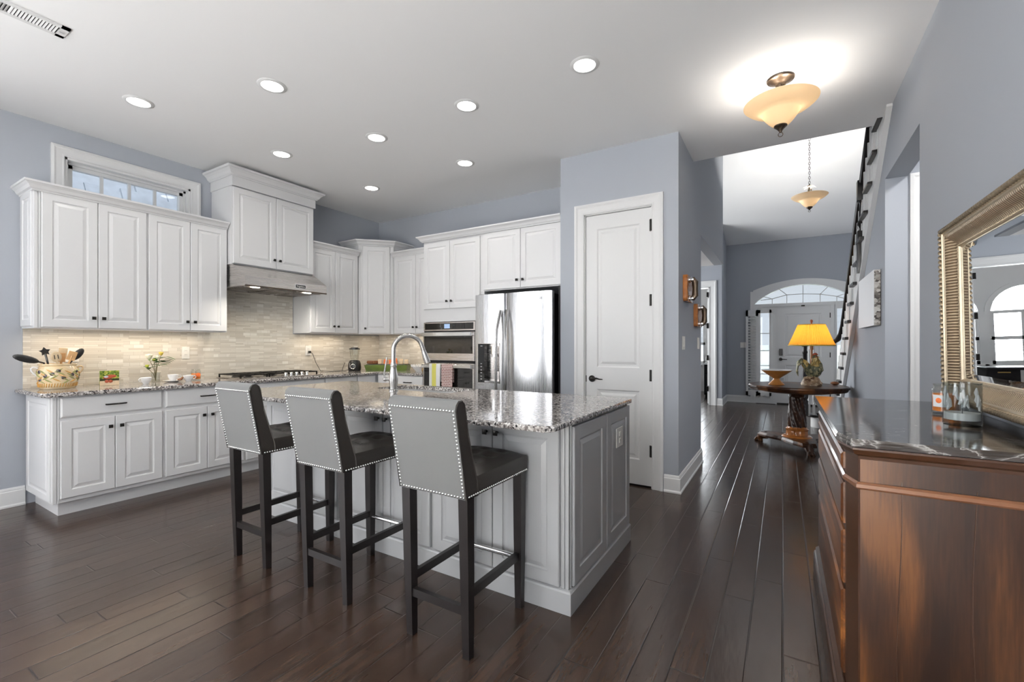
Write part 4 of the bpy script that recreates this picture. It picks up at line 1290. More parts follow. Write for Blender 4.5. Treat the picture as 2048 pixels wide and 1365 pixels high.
# cut the sink hole
def cut_hole(o, x0, x1, y0, y1, z0, z1, rad):
    bm = bmesh.new()
    pts = []
    for cx, cy, a0 in ((x1 - rad, y1 - rad, 0), (x0 + rad, y1 - rad, 90), (x0 + rad, y0 + rad, 180), (x1 - rad, y0 + rad, 270)):
        for k in range(7): pts.append((cx + rad * math.cos(R(a0 + 15 * k)), cy + rad * math.sin(R(a0 + 15 * k))))
    c = obj('cutter', MB().prism(pts, z0, z1), 'granite')
    md = o.modifiers.new('cut', 'BOOLEAN'); md.operation = 'DIFFERENCE'; md.object = c; md.solver = 'EXACT'
    dg = bpy.context.evaluated_depsgraph_get()
    me = bpy.data.meshes.new_from_object(o.evaluated_get(dg))
    o.modifiers.clear(); o.data = me
    bpy.data.objects.remove(c)
    return pts
hole = cut_hole(me_o, sx0, sx1, sy0, sy1, .8, 1.0, .06)
tag(me_o, 'polished grey granite worktop of the kitchen island', 'countertop')
r = thing('sink', 'stainless undermount sink in the island worktop', 'sink', ((sx0 + sx1) / 2, (sy0 + sy1) / 2, .69))
cx, cy = (sx0 + sx1) / 2, (sy0 + sy1) / 2
def sc_(k, dz): return [((x - cx) * k, (y - cy) * k, dz) for x, y in hole]
m = MB().loft([sc_(1.03, .1885), sc_(.985, .1885), sc_(.965, .17), sc_(.94, .03), sc_(.85, .004), sc_(.2, 0.0)], cap0=False, smooth=True)
obj('basin', m, 'stainless', r)
obj('drain', MB().lathe([(.04, .001), (.045, .006), (.03, .008), (0, .006)], 18), 'chrome', r)

# faucet
r = thing('faucet', 'tall brushed nickel gooseneck faucet on the island', 'faucet', (-2.49, 2.405, CT))
m = MB().lathe([(.034, 0), (.034, .008), (.027, .014), (.027, .03), (.032, .06), (.034, .085), (.030, .12), (.024, .16), (.0225, .18), (.025, .186), (.025, .194), (.0205, .2), (.0205, .21), (0, .21)], 28)
obj('body', m, 'faucet_nickel', r)
dirx, diry = 0.62, 0.785
pts = [(0, 0, .20), (0, 0, .26), (0, 0, .305)]
for k in range(1, 15):
    a = PI * k / 14 * .93; rr = .108
    pts.append((dirx * (rr - rr * math.cos(a)), diry * (rr - rr * math.cos(a)), .305 + rr * math.sin(a)))
e = Vector(pts[-1]); dvec = (e - Vector(pts[-2])).normalized()
pts += [tuple(e + dvec * .03)]
nk = obj('neck', MB().tube(pts, .0165, 16), 'faucet_nickel', r)
e = Vector(pts[-1])
m = MB().tube([e, e + dvec * .02, e + dvec * .05, e + dvec * .10], [.017, .019, .023, .024], 16)
obj('spray_head', m, 'faucet_nickel', r)
m = MB(); m.cyl((0, 0, .085), (-.055, -.020, .085), .012, 12); m.ell((-.062, -.022, .085), (.017, .017, .017), 14, 8)
m.tube([(-.064, -.023, .09), (-.07, -.026, .13), (-.060, -.02, .19), (-.052, -.016, .25)], [.007, .0065, .006, .005], 8)
obj('lever', m, 'faucet_nickel', r)

# ------------------------------------------------------------------ counter stools
def make_stool():
    r = thing('counter_stool', 'x', 'stool', (0, 0, 0), 0, 'nailhead counter stools at the island')
    hw = 0.173
    # upholstered seat with tufted crown
    m = MB(); nx, ny = 22, 26; y0, y1, zb, zt = -0.172, 0.240, 0.645, 0.722
    butt = [(bx, by) for by in (-0.06, 0.05, 0.15) for bx in (-0.085, 0.0, 0.085)]
    def top(x, y):
        u = x / hw; v = (y - (y0 + y1) / 2) / ((y1 - y0) / 2)
        z = zt + 0.038 * (1 - u ** 4) * (1 - abs(v) ** 5)
        for bx, by in butt:
            d2 = (x - bx) ** 2 + (y - by) ** 2
            z -= 0.016 * math.exp(-d2 / (2 * 0.016 ** 2)) + 0.006 * math.exp(-d2 / (2 * 0.035 ** 2))
        return z
    g = [[(-hw + 2 * hw * i / nx, y0 + (y1 - y0) * j / ny) for i in range(nx + 1)] for j in range(ny + 1)]
    v = [(x, y, top(x, y)) for row in g for x, y in row]
    f = [(j * (nx + 1) + i, j * (nx + 1) + i + 1, (j + 1) * (nx + 1) + i + 1, (j + 1) * (nx + 1) + i) for j in range(ny) for i in range(nx)]
    m.raw(v, f, True)
    # side skirt
    bnd = [(i, 0) for i in range(nx)] + [(nx, j) for j in range(ny)] + [(i, ny) for i in range(nx, 0, -1)] + [(0, j) for j in range(ny, 0, -1)]
    rt = [v[j * (nx + 1) + i] for i, j in bnd]
    def off(p, d):
        x, y, z = p
        return (x + (d if x > hw - .002 else -d if x < -hw + .002 else 0), y + (d if y > y1 - .002 else 0), z)
    rings = [rt, [(*off(p, .003)[:2], p[2] - .006) for p in rt], [(*off(p, .004)[:2], p[2] - .02) for p in rt], [(*off(p, .002)[:2], zb) for p in rt]]
    m.loft(rings, True, False, True, True)
    st = obj('seat', m, 'seat_leather', r, 50)
    m = MB()
    for bx, by in butt: m.ell((bx, by, top(bx, by) + .003), (.009, .009, .005), 10, 6)
    obj('tuft_buttons', m, 'seat_leather', st)['kind'] = 'stuff'
    # backrest: leaning padded slab
    prof = [(-.240, .645), (-.310, 1.004), (-.306, 1.022), (-.292, 1.036), (-.272, 1.038), (-.258, 1.026), (-.250, 1.0), (-.226, .90), (-.190, .78), (-.165, .70), (-.160, .645)]
    m = MB()
    rings = []
    for x, k in ((-hw - .002, 0), (-hw - .006, .004), (-hw - .002, .007), (hw + .002, .007), (hw + .006, .004), (hw + .002, 0)):
        cy = sum(p[0] for p in prof) / len(prof); 
        rings.append([(x, y + (k - .007) * (1 if y < -.24 else -1) * -1, z + (k - .007) * (0.8 if z > 1.0 else 0)) for y, z in prof])
    m.loft(rings, True, True, True, True)
    bk = obj('backrest', m, 'seat_leather', r, 35)
    # pale fabric panel on the outside of the back, wrapping over the top edge
    def rear(z): return -.240 - (z - .645) * (.070 / .359)
    m = MB(); w = hw + .003
    rows = [(-.2725, 1.0395), (-.293, 1.0375), (-.3075, 1.0235), (-.3115, 1.004), (rear(.9) - .0025, .9), (rear(.8) - .0025, .8), (rear(.7) - .0025, .7), (rear(.645) - .002, .645)]
    outr = [[(-w + 2 * w * i / 8, y, z) for i in range(9)] for y, z in rows]
    innr = [[(-w + 2 * w * i / 8, y + .002, z - .001) for i in range(9)] for y, z in rows]
    m.loft([o_ + i_[::-1] for o_, i_ in zip(outr, innr)], smooth=True)
    bp_ = obj('back_panel', m, 'back_fabric', r, 50)
    # nailhead trim
    m = MB()
    def nail(c, nrm):
        q = Vector(nrm).to_track_quat('Z', 'Y').to_matrix().to_4x4()
        st_ = len(m.v)
        m.lathe([(.0052, 0), (.0046, .0022), (.0026, .0038), (0, .0042)], 8)
        m.xf(Matrix.Translation(c) @ q, st_)
    nrm = (0, -1, -.19)
    def line(p0, p1, n_, nr, skip=0):
        for k in range(skip, n_ + 1):
            t = k / n_; nail([a + (b_ - a) * t for a, b_ in zip(p0, p1)], nr)
    zt_, zb_ = 1.000, .654; xx = hw - .006; e = .0026
    line((-xx, rear(zt_) - e, zt_), (xx, rear(zt_) - e, zt_), 22, nrm)
    line((-xx, rear(zb_) - e, zb_), (xx, rear(zb_) - e, zb_), 22, nrm)
    for s_ in (-1, 1): line((s_ * xx, rear(zt_) - e, zt_), (s_ * xx, rear(zb_) - e, zb_), 24, nrm, 1)
    for s_ in (-1, 1): line((s_ * (hw + .0055), -.225, .654), (s_ * (hw + .0035), .235, .654), 32, (s_, 0, 0))
    line((-hw, .2435, .654), (hw, .2435, .654), 22, (0, 1, 0))
    tr = obj('nailhead_trim', m, 'nickel_stud', r); tr['kind'] = 'stuff'
    # tapered legs
    for sx_ in (-1, 1):
        for sy_ in (-1, 1):
            a = .0225; b_ = .016
            xc = sx_ * (hw - a + .002); yt = -.212 if sy_ < 0 else .208
            yb2 = -.196 if sy_ < 0 else .212
            xb2 = sx_ * (hw - .022)
            m = MB().loft([[(xb2 + i * b_, yb2 + j * b_, 0) for i, j in ((-1, -1), (1, -1), (1, 1), (-1, 1))],
                           [(xc * .995 + i * (a - .002), (yt + yb2) / 2 + j * (a - .002), .33) for i, j in ((-1, -1), (1, -1), (1, 1), (-1, 1))],
                           [(xc + i * a, yt + j * a, .645) for i, j in ((-1, -1), (1, -1), (1, 1), (-1, 1))]])
            obj('leg', m, 'espresso_wood', r)
    xs = hw - .024
    obj('stretcher', B(-xs, xs, -.214, -.192, .172, .206), 'espresso_wood', r)
    for s_ in (-1, 1):
        obj('stretcher', B(s_ * xs - .010, s_ * xs + .010, -.195, .205, .232, .268), 'espresso_wood', r)
    m = MB(); m.cyl((-xs, .208, .236), (xs, .208, .236), .0115, 14)
    obj('foot_rail', m, 'chrome', r)
    return r
s1 = make_stool()
s1.location = (-1.226, 1.636, 0)
s1['label'] = 'nailhead counter stool nearest the pantry end of the island, rightmost of three'
dup(s1, (-1.950, 1.636, 0), 0, 'nailhead counter stool in the middle of the three at the island')
dup(s1, (-2.628, 1.636, 0), 0, 'nailhead counter stool nearest the window wall, leftmost of three')

# ------------------------------------------------------------------ walnut chest with marble top
r = thing('chest_of_drawers', 'figured walnut chest of drawers below the gilt mirror', 'chest of drawers', (0, 0, 0))
DZT = 0.968
body = [(0.176, 2.96), (0.176, 1.790), (0.198, 1.705), (0.690, 1.705), (0.690, 2.96)]
m = MB().prism(body, 0.14, 0.925)
obj('carcass', m, 'walnut', r)
def grow(poly, d):
    P = [Vector((x, y, 0)) for x, y in poly]; n = len(P); out = []
    for i in range(n):
        d0 = (P[i] - P[i - 1]).normalized(); d1 = (P[(i + 1) % n] - P[i]).normalized()
        n0 = Vector((d0.y, -d0.x, 0)); n1 = Vector((d1.y, -d1.x, 0))
        mt = (n0 + n1) / max(0.2, 1 + n0.dot(n1)); q = P[i] + mt * d
        out.append((min(q.x, 0.690), q.y))
    return out
m = MB()
rings = [[(x, y, z) for x, y in grow(body, d)] for d, z in ((.030, 0.0), (.030, .10), (.026, .115), (.020, .12), (.020, .135), (.006, .15), (.004, .160))]
m.loft(rings)
obj('plinth', m, 'walnut_edge', r)
m = MB(); path = [(x, y, 0) for x, y in body[:4]]
m.sweep([(x, y, .825) for x, y in body[:4]], [(-.002, -.011), (.004, -.011), (.010, -.005), (.010, .005), (.004, .011), (-.002, .011)])
obj('bead_moulding', m, 'bead_wood', r)
m = MB().loft([[(x, y, z) for x, y in grow(body, d)] for d, z in ((.002, .905), (.004, .915), (.016, .922), (.024, .936), (.022, .942))])
obj('top_rail', m, 'walnut_edge', r)
m = MB()
st_ = .155
rings = [[(x, y, z) for x, y in grow(body, d)] for d, z in ((.018, .9425), (.028, .945), (.029, .953), (.026, .957), (.027, .962), (.023, DZT))]
m.loft(rings)
obj('marble_top', m, 'dark_marble', r)
for z0, z1 in ((.846, .900), (.666, .800), (.470, .645), (.175, .450)):
    m = MB(); m.panel(0, 1.10, z0, z1, 0, .012, field=False)
    m.xf(Matrix(((0, 1, 0, .1645), (-1, 0, 0, 2.92), (0, 0, 1, 0), (0, 0, 0, 1))))
    d = obj('drawer', m, 'walnut_front', r)
# stile strip of darker veneer on the canted corner and joint lines of the veneers
m = MB()
a = Vector((.176, 1.790)); b_ = Vector((.198, 1.705)); nn = Vector((-(b_ - a).y, (b_ - a).x)).normalized() * -1
m.raw([(a.x - .001, a.y - .001, .16), (b_.x - .002, b_.y - .0015, .16), (b_.x - .002, b_.y - .0015, .905), (a.x - .001, a.y - .001, .905), (a.x + .01, a.y, .16), (b_.x + .01, b_.y + .002, .16), (b_.x + .01, b_.y + .002, .905), (a.x + .01, a.y, .905)],
      [(0, 1, 2, 3), (0, 3, 7, 4), (1, 5, 6, 2), (3, 2, 6, 7), (0, 4, 5, 1)])
obj('corner_stile', m, 'walnut_edge', r)
m = MB()
for x in (.292, .452, .61):
    pts = [(x + .006 * math.sin(z * 7 + x * 30), 1.7045, z) for z in [.16 + .0765 * k for k in range(10)]]
    m.tube(pts, .0013, 5)
obj('veneer_joint', m, 'walnut_edge', r)['kind'] = 'stuff'

# ------------------------------------------------------------------ gilt mirror
mz0, mz1, my0, my1 = 1.003, 1.782, 1.32, 2.812
r = thing('wall_mirror', 'large gilt framed mirror with rope edge above the chest', 'mirror', (0.697, (my0 + my1) / 2, mz0), 0)
hwid = (my1 - my0) / 2; H = mz1 - mz0
# profile: u = distance inward from the outer edge, w = height off the wall (towards -x)
P1 = [(.004, 0), (.004, .050), (.016, .062), (.024, .062), (.026, .058)]
def rail(path, prof, closed=False):
    return MB().sweep(path, prof, closed)
def fr(u, w, corner):  # corner index -> local coordinates
    sy_, sz_ = corner
    y = sy_ * (hwid - u); z = (H - u) if sz_ else u
    return (-w, y, z)
corners = [(1, 0), (1, 1), (-1, 1), (-1, 0)]
def side(k, prof, smooth=False):
    a, b_ = corners[k], corners[(k + 1) % 4]
    m = MB().loft([[fr(u, w, a) for u, w in prof], [fr(u, w, b_) for u, w in prof]], smooth=smooth)
    return m
flat = [(.004, 0), (.004, .050), (.020, .058), (.022, .052), (.026, .054), (.030, .054), (.034, .050), (.034, 0)]
cove = [(.034, 0), (.034, .050), (.044, .047), (.058, .036), (.070, .024), (.080, .0185), (.086, .0175), (.086, 0)]
sight = [(.086, 0), (.086, .019), (.089, .021), (.093, .019), (.098, .0125), (.101, .0115), (.101, 0)]
for k in range(4):
    obj('frame_rail', side(k, flat), 'gold_flat', r)
    obj('ribbed_cove', side(k, cove), 'gold_ribs_upright' if k in (0, 2) else 'gold_ribs_level', r)
    obj('sight_edge', side(k, sight), 'gold_flat', r)
m = MB()
def rope(k):
    a = Vector(fr(.010, .058, corners[k])); b2 = Vector(fr(.010, .058, corners[(k + 1) % 4]))
    L_ = (b2 - a).length; n = int(L_ / .021)
    d = (b2 - a).normalized()
    for i in range(n):
        c = a + d * (L_ * (i + .5) / n)
        q = d.to_track_quat('X', 'Z').to_matrix().to_4x4() @ Matrix.Rotation(R(38), 4, 'Z') @ Matrix.Rotation(R(20), 4, 'Y')
        m.ell(c, (.0155, .0075, .0105), 8, 5, q)
for k in range(4): rope(k)
obj('rope_edge', m, 'gold_rope', r)['kind'] = 'stuff'
m = MB()
for k in range(4):
    a = Vector(fr(.0885, .021, corners[k])); b2 = Vector(fr(.0885, .021, corners[(k + 1) % 4])); n = int((b2 - a).length / .009)
    for i in range(n): m.ell(a + (b2 - a) * ((i + .5) / n), (.003, .0035, .0035), 5, 4)
obj('bead_edge', m, 'gold_rope', r)['kind'] = 'stuff'
bw_ = .024
ring0 = [fr(.100, .0100, c) for c in corners]; ring1 = [fr(.100 + bw_, .0128, c) for c in corners]; ringb = [fr(.100, .004, c) for c in corners]
m = MB().loft([ringb, ring0, ring1])
obj('mirror_glass', m, 'mirror_silver', r)
r.rotation_euler = (0, R(-1.0), 0)

# ------------------------------------------------------------------ candles on the chest
def jar_candle(name, label, loc, R_, H_, wax, wh, neck=True, glass='jar_glass'):
    r = thing(name, label, 'candle', loc)
    if neck: prof = [(0, 0), (R_ * .9, 0), (R_, .006), (R_, H_ * .78), (R_ * .95, H_ * .85), (R_ * .84, H_ * .90), (R_ * .84, H_ * .93), (R_ * .9, H_ * .95), (R_ * .9, H_), (R_ * .84, H_), (R_ * .80, H_ * .9), (R_ * .93, H_ * .8), (R_ * .95, .012), (0, .010)]
    else: prof = [(0, 0), (R_ * .96, 0), (R_, .005), (R_, H_), (R_ * .95, H_), (R_ * .95, .02), (0, .018)]
    obj('jar', MB().lathe(prof, 36), glass, r)
    obj('wax', MB().lathe([(0, .0205 if not neck else .0125), (R_ * .93, .0205 if not neck else .0125), (R_ * .93, wh), (R_ * .5, wh - .003), (0, wh - .004)], 30), wax, r)
    return r
c1 = jar_candle('jar_candle', 'orange wax candle in a lidless glass jar on the dark marble top', (0.575, 2.492, DZT), .046, .122, 'candle_wax', .082)
m = MB(); st0 = []
for k in range(9):
    a = R(200 + k * 8); st0.append(a)
m.loft([[(.0475 * math.cos(a), .0475 * math.sin(a), z) for a in st0] for z in (.030, .078)], closed=False, cap0=False, cap1=False)
obj('paper_label', m, 'canvas_white', c1)
m = MB().ell((.0482 * math.cos(R(228)), .0482 * math.sin(R(228)), .056), (.002, .010, .011), 12, 8, Matrix.Rotation(R(228), 4, 'Z'))
obj('label_picture', m, 'packet_orange', c1)
c2 = jar_candle('glass_candle_holder', 'tall clear glass cylinder with white wax and decorative inlay on the marble', (0.540, 2.165, DZT), .0505, .150, 'white_wax', .045, False, 'frosty_glass')
m = MB(); rnd = random.Random(7)
for k in range(16):
    a = rnd.uniform(0, 2 * PI); z = rnd.uniform(.05, .11); q = .043
    m.tube([(q * math.cos(a), q * math.sin(a), z), (q * math.cos(a + .15), q * math.sin(a + .15), z + rnd.uniform(.01, .03)), (q * math.cos(a + .1), q * math.sin(a + .1), z + rnd.uniform(.03, .05))], [.003, .006, .002], 6)
obj('inlay_sprigs', m, 'canvas_white', c2)['kind'] = 'stuff'
obj('wick', MB().cyl((0, 0, .04), (0, 0, .06), .0015, 6), 'black_metal', c2)

# ------------------------------------------------------------------ wall pieces
# canvas picture
r = thing('canvas_picture', 'thick square canvas picture on the wall beneath the stair', 'picture', (0.70, 5.20, 1.64))
obj('canvas', B(-.046, -.002, -.43, .43, -.225, .240, b=.003), 'shell_pattern', r)
m = MB(); m.box(-.0485, -.045, -.43, .43, -.225, .240); obj('picture_face', m, 'canvas_white', r)

def plaque(label, y, z, w, h):
    r = thing('wall_plaque', label, 'wall decoration', (-0.75, y, z), 0, 'wooden plaques on the hall wall')
    n = 8; rad = .035; pts = []
    for cy, cz, a0 in ((w / 2 - rad, h / 2 - rad, 0), (-w / 2 + rad, h / 2 - rad, 90), (-w / 2 + rad, -h / 2 + rad, 180), (w / 2 - rad, -h / 2 + rad, 270)):
        for k in range(n): pts.append((cy + rad * math.cos(R(a0 + 90 * k / (n - 1))), cz + rad * math.sin(R(a0 + 90 * k / (n - 1)))))
    m = MB().loft([[(.001, y_, z_) for y_, z_ in pts], [(.030, y_, z_) for y_, z_ in pts], [(.038, y_ * .95, z_ * .965) for y_, z_ in pts]])
    obj('board', m, 'amber_wood', r)
    m = MB()
    m.tube([(.036, 0, -h * .34), (.060, 0, -h * .36), (.078, 0, -h * .25), (.080, 0, 0), (.078, 0, h * .25), (.060, 0, h * .36), (.036, 0, h * .34)], [.012, .014, .016, .013, .016, .014, .012], 10, flat=1.8)
    obj('handle', m, 'bronze', r)
    for s_ in (-1, 1):
        m = MB().lathe([(.030, 0), (.030, .008), (.018, .014), (.016, .03), (0, .032)], 16)
        m.xf(Matrix.Translation((.037, 0, s_ * h * .36)) @ Matrix.Rotation(R(90), 4, 'Y'))
        obj('rosette', m, 'chrome', r)
    return r
plaque('wooden plaque with metal handle, upper of two on the hall wall', 4.285, 1.755, .30, .235)
plaque('wooden plaque with metal handle, lower of two on the hall wall', 4.845, 1.545, .32, .225)

def wall_plate(name, label, cat, loc, rotz, w, h, kind, parts=1):
    """cover plate, local front -y"""
    r = thing(name, label, cat, loc, rotz)
    m = MB().box(-w / 2, w / 2, -.006, -.0005, -h / 2, h / 2, .002); obj('cover_plate', m, 'white_plastic', r)
    for k in range(parts):
        x = (k - (parts - 1) / 2) * .046
        if kind == 'outlet':
            for z in (-.020, .020):
                s_ = obj('receptacle', MB().box(x - .015, x + .015, -.0085, -.005, z - .013, z + .013, .003), 'white_plastic', r)
                obj('slot', MB().box(x - .007, x - .005, -.0092, -.008, z - .002, z + .006), 'dark_gap', s_)
                obj('slot', MB().box(x + .005, x + .007, -.0092, -.008, z - .002, z + .006), 'dark_gap', s_)
        else:
            obj('rocker', MB().box(x - .015, x + .015, -.010, -.005, -.032, .032, .003), 'white_plastic', r)
    return r
SPX = XL + .009
wall_plate('wall_outlet', 'double-gang outlet plate on the backsplash beside the utensil crock', 'outlet', (SPX, 1.300, 1.166), R(90), .088, .116, 'outlet', 1)
wall_plate('wall_outlet', 'single outlet plate on the backsplash above the candle jar', 'outlet', (SPX, 2.134, 1.172), R(90), .068, .118, 'outlet', 1)
wo = wall_plate('wall_outlet', 'outlet plate with a black plug right of the cooktop', 'outlet', (SPX, 3.480, 1.18), R(90), .078, .122, 'outlet', 1)
wall_plate('light_switch', 'white rocker switch on the backsplash behind the blender', 'switch', (SPX, 4.207, 1.178), R(90), .070, .118, 'switch', 1)
wall_plate('island_outlet', 'outlet plate on the end panel of the grey island', 'outlet', (IX1 + .0205, 2.602, .705), R(90), .118, .112, 'outlet', 1)
wall_plate('light_switch', 'double light switch below the upper hall plaque', 'switch', (-0.75, 4.160, 1.268), R(90), .118, .118, 'switch', 2)
wall_plate('light_switch', 'double light switch below the lower hall plaque', 'switch', (-0.75, 4.960, 1.268), R(90), .118, .118, 'switch', 2)
wall_plate('light_switch', 'white switch plate on the dark wall beside the folded shutter', 'switch', (-0.735, 11.0, 1.25), 0, .118, .118, 'switch', 2)

# floor register by the sidelight
r = thing('floor_register', 'dark floor vent in front of the sidelight shutter', 'floor vent', (-0.31, 10.93, 0))
m = MB(); m.box(-.18, .18, -.03, .03, 0, .006); 
for k in range(16): m.box(-.165 + k * .021, -.153 + k * .021, -.022, .022, .006, .009)
obj('grille', m, 'black_metal', r)

# ------------------------------------------------------------------ ceiling fittings
LR = .078
def downlight(label, x, y):
    r = thing('recessed_light', label, 'ceiling light', (x, y, CZ), 0, 'recessed ceiling lights')
    m = MB().lathe([(.068, -.001), (.070, -.007), (.090, -.004), (.094, -.0005)], 36)
    obj('trim_ring', m, 'trim_paint', r)
    obj('lens', MB().lathe([(0, -.0045), (.069, -.0045), (.069, -.0015), (0, -.0015)], 32), 'lens_glow', r)
    return r
LIGHTS = [
    (-4.075, 1.404, 'round recessed ceiling light nearest the high window, leftmost of all'),
    (-3.030, 1.796, 'recessed ceiling light over the left end of the island, second nearest the camera'),
    (-1.088, 2.700, 'largest recessed ceiling light in view, rightmost, ahead of the pantry wall'),
    (-2.031, 2.700, 'recessed ceiling light over the island, between the rightmost one and the central one'),
    (-3.011, 2.712, 'recessed ceiling light in the middle of the kitchen ceiling'),
    (-4.036, 2.484, 'recessed ceiling light in front of the tall hood cabinet'),
    (-2.684, 3.543, 'recessed ceiling light in front of the fridge cabinet'),
    (-4.027, 3.552, 'smallest recessed ceiling light, in front of the corner wall cabinet'),
]
for x, y, lab in LIGHTS:
    downlight(lab, x, y)
    area('downlight_beam', (x, y, CZ - .012), (0, 0, 0), .13, .13, 2.0, (1.0, .955, .88), 150, 'DISK')

# supply vent
r = thing('ceiling_vent', 'white slotted ceiling supply vent at the upper left', 'air vent', (-3.535, 0.66, CZ))
m = MB()
m.box(-.070, -.042, -.22, .222, -.007, -.0005); m.box(.042, .070, -.22, .222, -.007, -.0005); m.box(-.070, .070, .185, .222, -.007, -.0005); m.box(-.070, .070, -.22, -.19, -.007, -.0005); m.box(-.042, .042, .0, .006, -.007, -.0005)
obj('vent_frame', m, 'trim_paint', r)
obj('vent_throat', B(-.042, .042, -.19, .185, -.0025, -.0008), 'dark_gap', r)
m = MB()
for k in range(28):
    y = -.186 + k * .0133; s_ = len(m.v)
    m.box(-.042, .042, -.0045, .0045, -.0006, .0006); m.xf(Matrix.Translation((0, y, -.0055)) @ Matrix.Rotation(R(28 if k < 14 else -28), 4, 'X'), s_)
obj('vent_slats', m, 'trim_paint', r)
obj('vent_lever', MB().box(-.004, .004, .19, .212, -.012, -.006), 'marking_grey', r)

# semi-flush bowl light
def bowl(r, R_, z_rim, h, th=.004):
    prof_o = []
    for k in range(15):
        t = k / 14
        rad = R_ * (.16 + .50 * t ** .8) if t < .72 else R_ * (.16 + .50 * .72 ** .8 + (1 - .16 - .5 * .72 ** .8) * ((t - .72) / .28) ** .85)
        z = z_rim - h + h * (t ** 1.15 * .93) if t < .72 else z_rim - h + h * (.72 ** 1.15 * .93 + (1 - .72 ** 1.15 * .93) * ((t - .72) / .28) ** 1.6)
        prof_o.append((rad, z))
    prof_i = [(a - th, b_ + th) for a, b_ in prof_o[::-1]]
    m = MB().lathe(prof_o + [(R_ + .001, z_rim + .003), (R_ - .003, z_rim + .006)] + prof_i[1:] + [(prof_o[0][0] - th, prof_o[0][1] + th)], 56)
    return obj('glass_bowl', m, 'alabaster_glass', r, 60)
r = thing('semi_flush_light', 'bronze semi-flush ceiling light with amber glass bowl', 'ceiling light', (-.012, 3.525, CZ))
m = MB().lathe([(0, -.0005), (.080, -.0005), (.084, -.006), (.080, -.014), (.060, -.020), (.056, -.026), (.036, -.034), (.030, -.044), (0, -.044)], 36); obj('canopy', m, 'bronze', r)
m = MB(); 
for k in range(3):
    a = R(20 + 120 * k); m.cyl((.022 * math.cos(a), .022 * math.sin(a), -.04), (.022 * math.cos(a), .022 * math.sin(a), -.16), .0065, 10)
m.cyl((0, 0, -.04), (0, 0, -.33), .008, 10)
obj('stem', m, 'bronze', r)
bowl(r, .222, -.165, .155)
m = MB().lathe([(.030, -.308), (.040, -.318), (.040, -.324), (.026, -.336), (.012, -.352), (.008, -.362), (0, -.366)], 24); obj('finial', m, 'bronze', r)
pts = [(.014 * math.sin(2 * PI * k / 16), 0, -.378 - .014 * math.cos(2 * PI * k / 16) + .0) for k in range(17)]
obj('finial_ring', MB().tube(pts, .0022, 6, cap=False), 'bronze', r)
def bulb(name, loc, power, col, rad=.03):
    l = bpy.data.lights.new(name, 'POINT'); l.energy = power; l.color = col; l.shadow_soft_size = rad
    o = bpy.data.objects.new(name, l); COL.objects.link(o); o.location = loc
bulb('semi_flush_bulb', (-.092, 3.525, CZ - .205), 5.5, (1, .95, .88)); bulb('semi_flush_bulb', (.068, 3.525, CZ - .205), 5.5, (1, .95, .88))

# foyer pendant on a chain
PZ = 3.36
r = thing('pendant_light', 'amber glass bowl pendant hanging on a chain in the foyer', 'pendant light', (0.325, 7.60, PZ))
bowl(r, .222, 0, .155)
m = MB().lathe([(.030, -.150), (.040, -.158), (.036, -.168), (.012, -.190), (0, -.20)], 20); obj('finial', m, 'bronze', r)
m = MB().tube([(.013 * math.sin(2 * PI * k / 14), 0, -.213 - .013 * math.cos(2 * PI * k / 14)) for k in range(15)], .0025, 6, cap=False); obj('finial_ring', m, 'bronze', r)
m = MB()
for k in range(3):
    a = R(10 + 120 * k); m.cyl((.022 * math.cos(a), .022 * math.sin(a), -.01), (.022 * math.cos(a), .022 * math.sin(a), .10), .0075, 8)
m.cyl((0, 0, -.15), (0, 0, .17), .008, 8)
obj('stem', m, 'bronze', r)
m = MB()
for k in range(6):
    a = R(60 * k + 15); c_, s_ = math.cos(a), math.sin(a)
    m.tube([(.012 * c_, .012 * s_, .125), (.045 * c_, .045 * s_, .135), (.078 * c_, .078 * s_, .118)], [.010, .018, .003], 8, flat=.25)
obj('leaf_collar', m, 'brass_leaf', r)
m = MB(); z = .17; k = 0
top_z = 5.52 - (7.60 - 4.4) * (2.12 / 6.8) - PZ
while z < top_z - .01:
    a = R(90 * (k % 2)); c_, s_ = math.cos(a), math.sin(a)
    m.tube([(.011 * math.sin(2 * PI * q / 10) * c_, .011 * math.sin(2 * PI * q / 10) * s_, z + .02 - .02 * math.cos(2 * PI * q / 10)) for q in range(11)], .003, 5, cap=False)
    z += .034; k += 1
obj('chain', m, 'bronze', r)
bulb('pendant_bulb', (0.255, 7.60, PZ - .045), 36, (1, .96, .90)); bulb('pendant_bulb', (0.395, 7.60, PZ - .045), 36, (1, .96, .90))

# under-cabinet lighting
area('under_cabinet_strip', (-4.93, 1.66, 1.372), (0, 0, 0), .10, 1.2, 3.2, (1, .86, .68), 170)
area('under_cabinet_strip', (-4.93, 3.62, 1.386), (0, 0, 0), .10, .62, 1.7, (1, .86, .68), 170)
area('under_cabinet_strip', (-4.10, 4.47, 1.387), (0, 0, 0), .62, .10, 1.7, (1, .86, .68), 170)
area('under_cabinet_strip', (-4.83, 4.38, 1.388), (0, 0, 0), .22, .22, .8, (1, .86, .68), 170)

# ------------------------------------------------------------------ staircase
r = thing('staircase', 'dark tread staircase with white stringer and balusters rising along the right wall', 'staircase', (0, 0, 0))
RISE, RUN = 0.1925, 0.2385
def tread_y(n): return 4.74 + (2.93 - RISE * n) / RISE * RUN      # nosing (far) edge lies beyond; open end starts here
XO = 0.668
def yz(poly, x0, x1):
    return MB().prism(poly, x0, x1, Matrix(((0, 0, 1, 0), (1, 0, 0, 0), (0, 1, 0, 0), (0, 0, 0, 1))))
